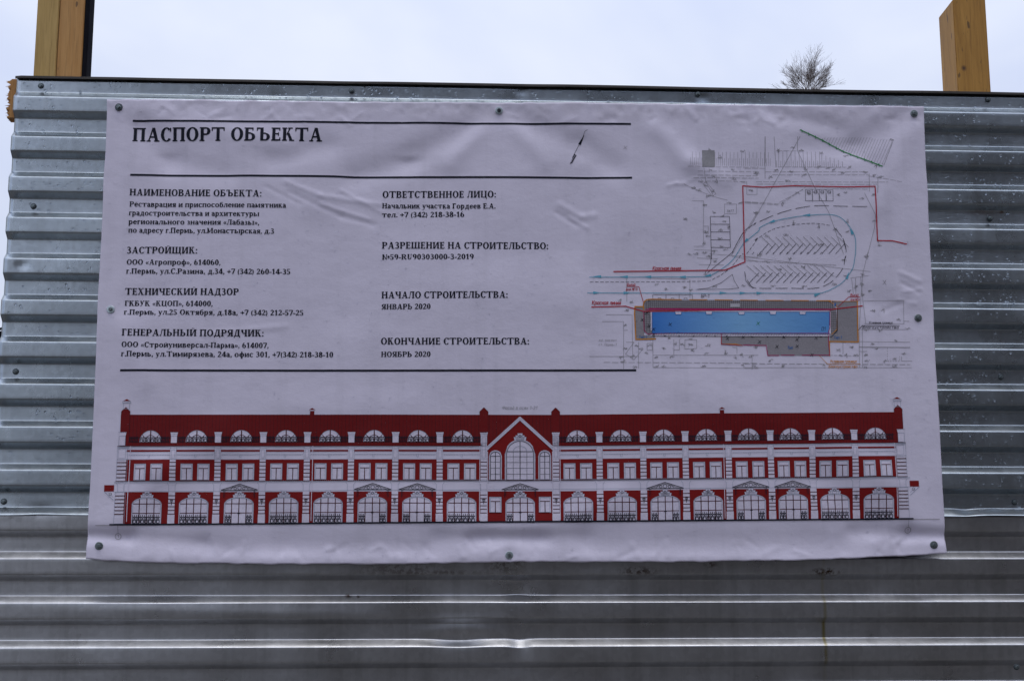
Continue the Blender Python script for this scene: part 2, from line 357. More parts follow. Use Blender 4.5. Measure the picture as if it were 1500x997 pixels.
def box(name, x0, x1, y0, y1, z0, z1, mat, bev=.002, skew=None):
    bm = bmesh.new(); bmesh.ops.create_cube(bm, size=1)
    for v in bm.verts:
        v.co = Vector((x0+(v.co.x+.5)*(x1-x0), y0+(v.co.y+.5)*(y1-y0), z0+(v.co.z+.5)*(z1-z0)))
        if skew and v.co.z > (z0+z1)/2: v.co.z += skew(v.co.x, v.co.y)
    if bev: bmesh.ops.bevel(bm, geom=bm.edges[:], offset=bev, segments=2, affect='EDGES')
    me = bpy.data.meshes.new(name); bm.to_mesh(me); bm.free(); me.materials.append(mat)
    o = bpy.data.objects.new(name, me); col.objects.link(o); return o
# folded dark trim along the top: a lip standing 14 mm proud, gently wavy
nx = 400; xs = np.linspace(XL-.003, XL+5.95, nx); sec = [(-.0012, -.0062), (-.0004, -.0078), (.0052, -.0080), (.0062, -.005), (.0062, .05), (.0048, .05), (.0042, -.004), (-.0006, -.0050)]
V = []
for x in xs:
    dz = .0016*float(vnoise(x*2.2, 0, 41))+.0007*float(vnoise(x*9, 0, 42)); dyy = .002*float(vnoise(x*2.5, 0, 43))
    e = max(0, 1-(x-xs[0])/.012)
    for (z, y) in sec: V.append((x, y*(1-.35*e)+dyy*.6, TOPZ+.0012+z+dz*.6-e*.0006))
K = len(sec); F = [(i*K+j, i*K+(j+1) % K, (i+1)*K+(j+1) % K, (i+1)*K+j) for i in range(nx-1) for j in range(K)]
F += [tuple(range(K)), tuple((nx-1)*K+j for j in range(K-1, -1, -1))]
fadd(newmesh('top_trim', V, F, M['trim'], smooth=False))
# rails behind the sheets
def rail_torn(zc, hh, xleft, xright, mat, yo=0):
    """horizontal timber whose left end is torn into splinters"""
    bm = bmesh.new(); n = 26; rng = random.Random(int(zc*100))
    y0, y1 = .012+yo, .048+yo
    rows = []
    for j in range(n+1):
        z = zc-hh/2+hh*j/n
        for yi, y in enumerate((y0, (y0+y1)/2, y1)):
            spike = rng.choice([0, .002, .004, .007, .010, .014]) if j not in (0, n) else 0
            rows.append(bm.verts.new((xleft-spike*rng.random()*1.3+.008*abs(math.sin(j*.9)), y, z+rng.uniform(-.001, .001))))
    R = []
    for j in range(n+1):
        z = zc-hh/2+hh*j/n
        R.append((bm.verts.new((xright, y0, z)), bm.verts.new((xright, y1, z))))
    for j in range(n):
        a = rows[j*3:(j+1)*3]; b_ = rows[(j+1)*3:(j+2)*3]
        bm.faces.new((a[0], a[1], b_[1], b_[0])); bm.faces.new((a[1], a[2], b_[2], b_[1]))
        bm.faces.new((a[0], b_[0], R[j+1][0], R[j][0])); bm.faces.new((a[2], R[j][1], R[j+1][1], b_[2]))
        bm.faces.new((R[j][0], R[j+1][0], R[j+1][1], R[j][1]))
    bm.faces.new((rows[0], R[0][0], R[0][1], rows[2], rows[1])); bm.faces.new((rows[-3], rows[-2], rows[-1], R[-1][1], R[-1][0]))
    # loose splinters
    for q in range(34):
        z = zc+rng.uniform(-.5, .5)*hh; y = rng.uniform(y0, y1); L = rng.uniform(.004, .013); s = rng.uniform(.0008, .0018); x = xleft+.006
        dz_ = rng.uniform(-.006, .004)
        t = bm.verts.new((x-L-.004, y, z+dz_)); c = [bm.verts.new((x, y+sy*s, z+sz*s)) for sy, sz in ((-1, -1), (1, -1), (1, 1), (-1, 1))]
        for i in range(4): bm.faces.new((t, c[i], c[(i+1) % 4]))
    me = bpy.data.meshes.new('rail'); bmesh.ops.recalc_face_normals(bm, faces=bm.faces[:]); bm.to_mesh(me); bm.free(); me.materials.append(mat)
    o = bpy.data.objects.new('rail', me); col.objects.link(o); return fadd(o)
zt = P(15, 118, .02)[1]; zb = P(15, 174, .02)[1]; xr = P(13, 145, .02)[0]
rail_torn((zt+zb)/2, zt-zb, xr, XL+5.9, M['wood_d'])['label'] = 'top rail with splintered orange end'
z2 = P(2, 486, .02)[1]; rail_torn(z2-.02, .06, P(1, 486, .02)[0], XL+5.9, M['tar'])
rail_torn(.95, .09, XL+.03, XL+5.9, M['wood_d'], .045); rail_torn(.2, .09, XL+.03, XL+5.9, M['wood_d'], .085)
# posts
YP = .05
def px_x(px, py): return P(px, py, YP)[0]
xa, xb, xc, xd = px_x(50.5, 80), px_x(83.5, 80), px_x(120, 80), px_x(132.5, 80)
o = fadd(box('post', xa, xb-.0012, YP, YP+.05, 0, 3.55, M['wood_a'], .002)); o['label'] = 'pale yellow board of the left post'
o = fadd(box('post', xb, xc, YP+.002, YP+.052, 0, 3.50, M['wood_b'], .002)); o['label'] = 'orange board of the left post'
o = fadd(box('post', xc+.001, xc+.012, YP+.004, YP+.052, 0, 3.50, M['tar'], .001)); o['label'] = 'black tarred strip beside the left post'
# the right post: square timber sawn off at a slant
xe, xf = px_x(1399, 60), px_x(1447, 60)
ztop = P(1412, 0, YP)[1]
yb = YP+.105
dsl = 0.004
o = fadd(box('post', xe, xf, YP, yb, 0, ztop, M['wood_c'], .0015, lambda x, y: (x-xe)*.55-(y-YP)*.05))
o['label'] = 'brown right post sawn off at a slant'
for xx in (XL+3.9, XL+5.6): fadd(box('post', xx, xx+.09, YP, YP+.09, 0, 3.3, M['wood_c'], .002))

# screws -------------------------------------------------------------
def screw_mesh(rw, rh, dome=.0016):
    def lathe(pr, seg):
        V = []; F = []
        for (r, h) in pr:
            for i in range(seg): a = 2*math.pi*i/seg; V.append((r*math.cos(a), -h, r*math.sin(a)))
        for j in range(len(pr)-1):
            for i in range(seg): F.append((j*seg+i, (j+1)*seg+i, (j+1)*seg+(i+1) % seg, j*seg+(i+1) % seg))
        F.append(tuple((len(pr)-1)*seg+i for i in range(seg)))
        return V, F
    return lathe([(rw, -.001), (rw, .0006), (rw*.93, .0012), (rw*.5, dome+.0006)], 28), lathe([(rh*1.28, .0016), (rh*1.28, .0026), (rh, .0028), (rh, .0062), (rh*.86, .0070), (rh*.45, .0071), (rh*.35, .0060)], 6)
(wv, wf), (hv, hf) = screw_mesh(.0072, .0040)
def mk(name, v, f, mat):
    me = bpy.data.meshes.new(name); me.from_pydata(v, [], f); me.update(); me.materials.append(mat); return me
W1, H1 = mk('washer', wv, wf, M['washer']), mk('screw', hv, hf, M['screw'])
(wv, wf), (hv, hf) = screw_mesh(.0092, .0040, .0008)
W2, H2 = mk('washer', wv, wf, M['screw']), mk('screw', hv, hf, M['washer'])
W3, H3 = mk('washer', wv, wf, M['bright']), mk('screw', hv, hf, M['screw'])
W4 = mk('washer', wv, wf, M['washer'])
def screw(px, py, y, parent, off, Wm, Hm, fence_screw=True):
    X, Z = P(px, py, y)
    h = bpy.data.objects.new('screw', Hm); col.objects.link(h); h.parent = parent; h.matrix_parent_inverse = Matrix.Translation(-off)
    h.location = (X, y, Z); h.rotation_euler = (random.uniform(-.06, .06), random.uniform(0, 1), random.uniform(-.06, .06))
    wo = bpy.data.objects.new('washer', Wm); col.objects.link(wo); wo.parent = h
    return h
for (px, py) in ((60, 126), (515, 133), (1022, 138), (1447, 146), (49, 302), (1450, 320), (23, 544), (1466, 552), (5.5, 734), (1486, 735), (1489, 976)):
    screw(px, py, -.0008, fence, FO, W1, H1)

# ------------------------------------------------------------------ banner surface
BY = -(DEPTH+.0022)
topc = [(158, 146.5), (300, 147.3), (500, 150), (700, 151), (900, 152.5), (1100, 154.8), (1351, 157.5)]
botc = [(128, 818.5), (160, 821), (243, 824), (400, 826), (600, 825.7), (746, 822.3), (1000, 822.8), (1186, 819.5), (1300, 814.5), (1384, 810.5)]
def curve(c): 
    q = np.array([P(a, b_, BY) for a, b_ in c]); t = (q[:, 0]-q[0, 0])/(q[-1, 0]-q[0, 0]); return t, q
tt, tq = curve(topc); bt, bq = curve(botc)
creases = []
def cz(pts, width, amp):
    q = [P(a, b_, BY) for a, b_ in pts]
    for a, b_ in zip(q, q[1:]): creases.append((np.array(a), np.array(b_), width, amp))
# deep groove where the vinyl is pulled over the last rib
cz([(110, 784), (190, 786)], .0150, -.0105); cz([(190, 786), (300, 795)], .018, -.0030)
cz([(690, 790), (800, 790)], .0165, -.0050); cz([(640, 786), (860, 786)], .019, -.0045); cz([(700, 786), (790, 786)], .015, -.003)
cz([(1330, 782), (1400, 786)], .0150, -.0105); cz([(1250, 778), (1330, 782)], .018, -.0035)
cz([(300, 800), (640, 800)], .030, -.0022); cz([(860, 795), (1250, 790)], .030, -.0022)
cz([(745, 812), (745, 814)], .014, -.0040); cz([(560, 735), (735, 785)], .035, .0030); cz([(755, 785), (900, 735)], .035, .0030)
# tension folds fanning out of the screws
cz([(731, 163), (600, 235), (520, 260)], .030, -.0032); cz([(731, 163), (660, 240)], .022, .0022); cz([(731, 163), (800, 240)], .022, .0018); cz([(731, 163), (850, 215), (900, 245)], .030, -.0030)
cz([(174, 157), (250, 235), (330, 255)], .032, -.0026); cz([(174, 157), (420, 215)], .030, .0022); cz([(480, 215), (400, 235)], .030, -.0028)
cz([(1339, 167), (1250, 215), (1180, 215)], .030, -.0028); cz([(1339, 167), (1290, 300)], .03, .002); cz([(1120, 160), (1230, 190)], .022, -.0028); cz([(960, 190), (1010, 240), (1060, 265)], .026, .0030)
cz([(164, 453), (240, 430)], .03, -.002); cz([(1345, 465), (1270, 440)], .03, -.002); cz([(164, 453), (215, 560)], .03, .002)
cz([(145, 798), (230, 690), (330, 640)], .04, .0025); cz([(1368, 798), (1290, 700), (1230, 650)], .04, .0025); cz([(330, 700), (420, 790)], .05, -.003); cz([(560, 640), (520, 760)], .06, .002); cz([(1200, 700), (1270, 765)], .04, -.0035)
cz([(420, 600), (600, 590)], .04, .0015); cz([(1100, 600), (1000, 570)], .05, .002); cz([(700, 420), (860, 440)], .06, .0022); cz([(860, 260), (840, 360)], .05, -.0022); cz([(470, 340), (500, 460)], .05, -.002)
# small sharp creases
cz([(420, 268), (470, 288), (555, 300)], .0065, .0016); cz([(425, 283), (500, 318), (548, 330)], .006, -.0014); cz([(470, 300), (540, 322)], .0045, .0013); cz([(390, 275), (440, 300)], .005, -.0010); cz([(500, 280), (560, 312)], .005, .0012)
cz([(820, 300), (852, 318), (870, 316)], .008, .0016); cz([(815, 312), (845, 330)], .006, -.0014); cz([(835, 320), (860, 334)], .005, .0014)
cz([(978, 273), (990, 270), (1004, 271)], .0035, .0016); cz([(1000, 269), (1020, 262)], .003, .0010)
cz([(1318, 400), (1346, 412)], .006, .0016); cz([(1320, 415), (1345, 428)], .005, -.0016); cz([(1322, 428), (1348, 424)], .004, .0014); cz([(1315, 440), (1340, 445)], .005, .0012); cz([(1295, 455), (1330, 440)], .006, -.0012)
cz([(300, 490), (420, 478)], .007, .0011)
rg = random.Random(5)
for q in range(46):     # puckers along the bottom and top hems
    x = rg.uniform(200, 1340); y = rg.uniform(800, 820)-(.02*(x-1000) if x > 1000 else 0)
    L = rg.uniform(8, 26); a = rg.uniform(-1.2, 1.2)
    cz([(x, y), (x+L*math.sin(a), y-L*math.cos(a)*.8)], rg.uniform(.004, .008), rg.choice((-1, 1))*rg.uniform(.0007, .0016))
for q in range(60):
    x = rg.uniform(170, 1340); y = 150+.0085*(x-170)+rg.uniform(6, 22)
    L = rg.uniform(6, 24); a = rg.uniform(-1.4, 1.4)
    cz([(x, y), (x+L*math.sin(a), y+L*math.cos(a)*.7)], rg.uniform(.004, .008), rg.choice((-1, 1))*rg.uniform(.0006, .0014))
ZTOPB, ZBOTB = P(750, 152, BY)[1], P(750, 823, BY)[1]
XBL, XBR = P(145, 480, BY)[0], P(1366, 480, BY)[0]
def seg_g(X, Z, a, b_, wd):
    ab = b_-a; L2 = max(1e-9, float(ab@ab)); t = np.clip(((X-a[0])*ab[0]+(Z-a[1])*ab[1])/L2, 0, 1)
    return np.exp(-((X-a[0]-t*ab[0])**2+(Z-a[1]-t*ab[1])**2)/wd**2)
GX0, GZ0, GS = XBL-.12, ZBOTB-.06, .003
GNX, GNZ = int((XBR-XBL+.24)/GS)+1, int((ZTOPB-ZBOTB+.12)/GS)+1
def build_grid():
    X, Z = np.meshgrid(GX0+np.arange(GNX)*GS, GZ0+np.arange(GNZ)*GS)
    d = .0062+.0030*vnoise(X*2.6+5, Z*3.1+2, 51)+.0019*vnoise(X*6.5, Z*5.5, 52)+.0004*vnoise(X*19, Z*17, 53)
    for (a, b_, wd, am) in creases:
        if wd >= .012: d += (am if abs(am) > .0038 else am*1.7)*seg_g(X, Z, a, b_, wd)
    # the vinyl cannot sink into the ribs behind it
    best = None
    for o_ in (-.004, 0, .004):
        ph2 = np.mod(TOPZ-(Z+o_), .1); ups = np.interp(ph2, [0, .0341, .0511, .0862, .1], [0, 0, DEPTH, DEPTH, 0]); best = ups if best is None else np.maximum(best, ups)
    dyu, _ = sheet_disp(X, Z, None, .0010, 3); dyl, _ = sheet_disp(X, Z, None, .0016, 11)
    lim = best-DEPTH-.0022+.0019-np.where(Z > ZU_END, dyu, dyl+.0022+.045*(ZL-Z))
    k_ = .0009; d = lim+k_*np.logaddexp(0, (d-lim)/k_)
    ker = np.exp(-.5*(np.arange(-5, 6)*GS/.0050)**2); ker /= ker.sum()
    for ax in (0, 1):
        q = np.pad(d, [(5, 5) if ax == i else (0, 0) for i in (0, 1)], mode='edge')
        d = sum(ker[i]*np.take(q, range(i, i+d.shape[ax]), axis=ax) for i in range(11))
    for (a, b_, wd, am) in creases:
        if wd < .012: d += am*seg_g(X, Z, a, b_, wd)
    top = np.exp(-((Z-ZTOPB+.014)/.016)**2); d += top*(.0013*vnoise(X*34, Z*26, 54)+.0009*vnoise(X*80, Z*50, 55))
    bot = np.exp(-((Z-ZBOTB-.006)/.014)**2); d += bot*(.0013*vnoise(X*26, Z*20, 56)+.0007*vnoise(X*70, Z*45, 57))+.0030*np.exp(-((Z-ZBOTB-.006)/.018)**2)
    return d
GD = build_grid()
def bdisp(X, Z):
    """how far the vinyl stands towards the viewer at a point of the banner plane"""
    u = np.clip((np.asarray(X, float)-GX0)/GS, 0, GNX-1.001); v = np.clip((np.asarray(Z, float)-GZ0)/GS, 0, GNZ-1.001)
    i, j = u.astype(int), v.astype(int); u = u-i; v = v-j
    return (GD[j, i]*(1-u)+GD[j, i+1]*u)*(1-v)+(GD[j+1, i]*(1-u)+GD[j+1, i+1]*u)*v
ban = empty('construction_banner', (0, BY, ZBOTB))
tag(ban, 'white vinyl building site banner with black Russian lettering, screwed to the corrugated fence', 'banner')
BO = Vector((0, BY, ZBOTB))
def badd(o, parent=None):
    if parent is None: o.parent = ban; o.matrix_parent_inverse = Matrix.Translation(-BO)
    else: o.parent = parent
    return o
nu, nv = 520, 290
U = np.linspace(0, 1, nu); Vv = np.linspace(0, 1, nv)
tx = np.interp(U, tt, tq[:, 0]); tz = np.interp(U, tt, tq[:, 1]); bx = np.interp(U, bt, bq[:, 0]); bz = np.interp(U, bt, bq[:, 1])
XX = tx[None]*(1-Vv[:, None])+bx[None]*Vv[:, None]; ZZ = tz[None]*(1-Vv[:, None])+bz[None]*Vv[:, None]
edge = np.minimum(Vv, 1-Vv)[:, None]
ZZ = ZZ+.0012*np.exp(-edge/.01)*vnoise(XX*40, 0*ZZ, 61)*np.sign(.5-Vv[:, None]); XX = XX+.0012*(2*U[None]-1)*np.exp(-np.minimum(U, 1-U)[None]/.01)*vnoise(ZZ*14, 0*XX, 62)
YY = BY-bdisp(XX, ZZ)
V = np.stack([XX, YY, ZZ], -1).reshape(-1, 3)
F = [(j*nu+i, (j+1)*nu+i, (j+1)*nu+i+1, j*nu+i+1) for j in range(nv-1) for i in range(nu-1)]
vs_ = newmesh('vinyl_sheet', V.tolist(), F, M['vinyl'], smooth=True); badd(vs_)
sm = vs_.modifiers.new('thickness', 'SOLIDIFY'); sm.thickness = .0005; sm.offset = -1

# ------------------------------------------------------------------ printing on the banner: thin ink layers that follow its folds
CELL = .0048
class Ink:
    def __init__(s, name, mat, layer): s.n, s.m, s.l, s.v, s.f, s.vl = name, mat, layer, [], [], []
    def quad(s, a, b_, c, d):
        L = max(math.dist(a, b_), math.dist(c, d)); H = max(math.dist(b_, c), math.dist(a, d))
        nu, nv = max(1, math.ceil(L/CELL)), max(1, math.ceil(H/CELL)); o = len(s.v)
        for j in range(nv+1):
            t = j/nv
            for i in range(nu+1):
                q = i/nu
                s.v.append(((a[0]*(1-q)+b_[0]*q)*(1-t)+(d[0]*(1-q)+c[0]*q)*t, (a[1]*(1-q)+b_[1]*q)*(1-t)+(d[1]*(1-q)+c[1]*q)*t))
        s.vl += [s.l]*((nu+1)*(nv+1))
        for j in range(nv):
            for i in range(nu):
                k = o+j*(nu+1)+i; s.f.append((k, k+1, k+nu+2, k+nu+1))
    def line(s, pts, wd):
        for a, b_ in zip(pts, pts[1:]):
            dx, dz = b_[0]-a[0], b_[1]-a[1]; L = math.hypot(dx, dz)
            if L < 1e-7: continue
            nx_, nz_ = -dz/L*wd/2, dx/L*wd/2; ex, ez = dx/L*wd*.3, dz/L*wd*.3
            s.quad((a[0]-ex+nx_, a[1]-ez+nz_), (a[0]-ex-nx_, a[1]-ez-nz_), (b_[0]+ex-nx_, b_[1]+ez-nz_), (b_[0]+ex+nx_, b_[1]+ez+nz_))
    def dash(s, pts, wd, on, off):
        acc = 0; pen = True; cur = pts[0]; run = [cur]
        left = on
        for nxt in pts[1:]:
            while True:
                L = math.dist(cur, nxt)
                if L <= left: left -= L; cur = nxt; run.append(cur); break
                t = left/L; cur = (cur[0]+(nxt[0]-cur[0])*t, cur[1]+(nxt[1]-cur[1])*t); run.append(cur)
                if pen: s.line(run, wd)
                pen = not pen; left = on if pen else off; run = [cur]
        if pen: s.line(run, wd)
    def build(s, parent=None, label=None):
        if not s.f: return None
        a = np.array(s.v); y = BY-bdisp(a[:, 0], a[:, 1])-.00045-.00018*np.array(s.vl)
        o = newmesh(s.n, np.stack([a[:, 0], y, a[:, 1]], -1).tolist(), s.f, s.m, smooth=True)
        # every layer faces the viewer
        badd(o, parent)
        if label: o['label'] = label
        return o
PXM = P(751, 480)[0]-P(750, 480)[0]       # metres per photo pixel in the middle

# --- a bold book face, drawn stroke by stroke (cap height = 1)
def glyph(ch):
    lowmap = {'в': 'В', 'г': 'Г', 'д': 'Д', 'ж': 'Ж', 'з': 'З', 'и': 'И', 'й': 'Й', 'к': 'К', 'л': 'Л', 'м': 'М', 'н': 'Н', 'п': 'П', 'т': 'Т', 'х': 'Х', 'ц': 'Ц', 'ч': 'Ч', 'ш': 'Ш', 'щ': 'Щ', 'ъ': 'Ъ', 'ы': 'Ы', 'ь': 'Ь', 'э': 'Э', 'ю': 'Ю', 'я': 'Я', 'о': 'О', 'с': 'С'}
    h, k, T, t, s, o = 1.0, 1.0, .205, .115, .09, .06
    low = ch in lowmap or ch in 'аберуф'
    if low: h, k, T, t, s, o = .73, .82, .19, .125, .09, .035
    c = lowmap.get(ch, ch)
    q = []
    def R(x0, y0, x1, y1): q.append(((x0, y0), (x1, y0), (x1, y1), (x0, y1)))
    def ST(x, y0=0, y1=None, b=1, tp=1):
        y1 = h if y1 is None else y1
        R(x, y0, x+T, y1)
        if b: R(x-o, y0, x+T+o, y0+s)
        if tp: R(x-o, y1-s, x+T+o, y1)
    def H(x0, x1, y): R(x0, y, x1, y+t)
    def D(x0, y0, x1, y1, w_): q.append(((x0, y0), (x0+w_, y0), (x1+w_, y1), (x1, y1)))
    def O(cx, cy, rx, ry, a0=0, a1=360, TT=None, tt_=None):
        TT = T*1.06 if TT is None else TT; tt_ = t*.85 if tt_ is None else tt_
        n = max(3, int(abs(a1-a0)/22)); p = None
        for i in range(n+1):
            a = math.radians(a0+(a1-a0)*i/n); c_, s_ = math.cos(a), math.sin(a)
            u = ((cx+rx*c_, cy+ry*s_), (cx+(rx-TT)*c_, cy+(ry-tt_)*s_))
            if p: q.append((p[0], u[0], u[1], p[1]))
            p = u
    w_ = .6*k
    if c == 'П': ST(o); ST(o+.50*k); H(o+T, o+.5*k, h-t); w_ = .5*k+T+2*o
    elif c == 'Н': ST(o); ST(o+.50*k); H(o+T, o+.5*k, h*.48); w_ = .5*k+T+2*o
    elif c in 'ИЙ':
        ST(o); ST(o+.52*k); D(o+T-.03, .10*h, o+.52*k-.08, .86*h, .11); w_ = .52*k+T+2*o
        if c == 'Й': O(w_/2, h+.20, .17, .12, 190, 350, .08, .06)
    elif c == 'Ш' or c == 'Щ':
        ST(o); ST(o+.42*k); ST(o+.84*k); H(o, o+.84*k, 0); w_ = .84*k+T+2*o
        if c == 'Щ': R(w_-.09, -.2, w_, s); w_ += .02
    elif c == 'Ц': ST(o, b=0); ST(o+.50*k); H(o, o+.5*k, 0); w_ = .5*k+T+2*o; R(w_-.09, -.2, w_, s); w_ += .02
    elif c == 'Г': ST(o); H(o+T, o+.50*k, h-t); R(o+.50*k-.07, h*.74, o+.50*k, h); w_ = .54*k+o
    elif c == 'Р' or c == 'р' or c == 'R':
        if c == 'р':
            ST(o, -.30, h, 1, 0); R(0, h-s, o+T, h); O(o+T+.12, h*.5, .28, h*.52, -150, 150); w_ = o+T+.42
        else:
            ST(o); H(o+T, o+T+.16, h-t); H(o+T, o+T+.16, h*.43); O(o+T+.15, h*.715, .27*k/1+.02, h*.285, -90, 90); w_ = o+T+.15+.29
            if c == 'R': D(o+T+.30, 0, o+T+.08, .45, T); R(o+T+.26, 0, o+T+.58, s); w_ += .12
    elif c == 'Ь' or c == 'Ы' or c == 'Ъ':
        x = o if c != 'Ъ' else .24*k
        if c == 'Ъ': H(0, x, h-t); R(0, h*.74, .07, h)
        ST(x, b=0, tp=(c != 'Ъ')); R(x-o*(c != 'Ъ'), 0, x+T, s); H(x+T, x+T+.15*k, 0); H(x+T, x+T+.15*k, h*.50); O(x+T+.13*k, h*.292, .30*k, h*.292, -90, 90); w_ = x+T+.44*k
        if c == 'Ы': ST(w_+.13*k+.03); w_ += .13*k+.03+T+o
    elif c == 'Б': ST(o, b=1); H(o+T, o+.52, h-t); R(o+.45, .76, o+.52, 1); H(o+T, o+T+.15, 0); H(o+T, o+T+.15, .52); O(o+T+.13, .30, .32, .30, -90, 90); w_ = o+T+.46
    elif c == 'В':
        ST(o, tp=1)
        for y in (0, h*.48, h-t): H(o+T, o+T+.16*k, y)
        O(o+T+.13*k, h*.27, .32*k, h*.27, -90, 90); O(o+T+.12*k, h*.76, .27*k, h*.24, -90, 90); w_ = o+T+.46*k
    elif c == 'Т':
        x = .32*k; ST(x, tp=0); H(0, 2*x+T, h-t); R(0, h*.72, .07, h); R(2*x+T-.07, h*.72, 2*x+T, h); w_ = 2*x+T
    elif c == 'Е':
        ST(o)
        H(o+T, o+.54, 0); H(o+T, o+.44, .47); H(o+T, o+.52, 1-t); R(o+.47, 0, o+.54, .25); R(o+.45, .76, o+.52, 1); R(o+.38, .36, o+.44, .64); w_ = o+.57
    elif c == 'А':
        D(.08, 0, .36, 1, .09); D(.56, 0, .33, 1, T); H(.2, .62, .28); R(0, 0, .27, s); R(.48, 0, .84, s); w_ = .84
    elif c == 'Д':
        D(.13*k, 0, .28*k, h, .11); R(.50*k, 0, .50*k+T, h); H(.28*k, .5*k+T+.05, h-t); R(.02, 0, .5*k+T+.1*k, t); R(.02, -.20, .13, t); R(.5*k+T+.1*k-.11, -.20, .5*k+T+.1*k, t); w_ = .5*k+T+.12*k
    elif c == 'Л':
        D(.10*k, .0, .25*k, h, .09); R(0, 0, .17*k, t*1.4); ST(.52*k, tp=1); H(.22*k, .55*k, h-t); w_ = .52*k+T+o
    elif c == 'М':
        ST(o, tp=0); ST(o+.68*k); R(0, h-s, o+T, h); D(o+.32*k, .12*h, o+.02, h, .15); D(o+.32*k, .12*h, o+.66*k, h, .08); w_ = o+.68*k+T+o
        R(o, 0, o+.07, h)
    elif c == 'К':
        ST(o); D(o+T, .46*h, o+.42*k, h, .09); D(o+.46*k, 0, o+T+.02, .60*h, T*.95); R(o+.42*k-.02, 0, o+.74*k, s); R(o+.32*k, h-s, o+.62*k, h); w_ = o+.72*k
    elif c == 'Ж':
        x = .42*k; ST(x); D(0+.04, 0, x-.06, .6*h, T*.75); D(x-.04, .45*h, .06, h, .09); D(x+T+.30*k-.06, 0, x+T-.06, .6*h, T*.75); D(x+T, .45*h, x+T+.28*k, h, .09)
        R(0, 0, .26*k, s); R(x+T+.22*k, 0, x+T+.5*k, s); w_ = 2*x+T
    elif c == 'Х': D(.52*k, 0, .05, h, T); D(.05, 0, .54*k, h, .09); R(0, 0, .27*k, s); R(.44*k, 0, .82*k, s); R(0, h-s, .34*k, h); R(.46*k, h-s, .78*k, h); w_ = .82*k
    elif c == 'О': O(.40*k+.0, h/2, .40*k+.0, h*.52); w_ = .80*k
    elif c == 'С': O(.38*k, h/2, .38*k, h*.52, 42, 322); R(.60*k, h*.70, .68*k, h*.98); w_ = .70*k
    elif c == 'Э': O(.32*k, h/2, .38*k, h*.52, -140, 140); H(.25*k, .6*k, h*.46); R(0, h*.72, .08, h*.98); w_ = .70*k
    elif c == 'Ю': ST(o); H(o+T, o+T+.18*k, h*.46); O(o+T+.13*k+.34*k, h/2, .35*k, h*.52); w_ = o+T+.83*k
    elif c == 'З' or c == '3':
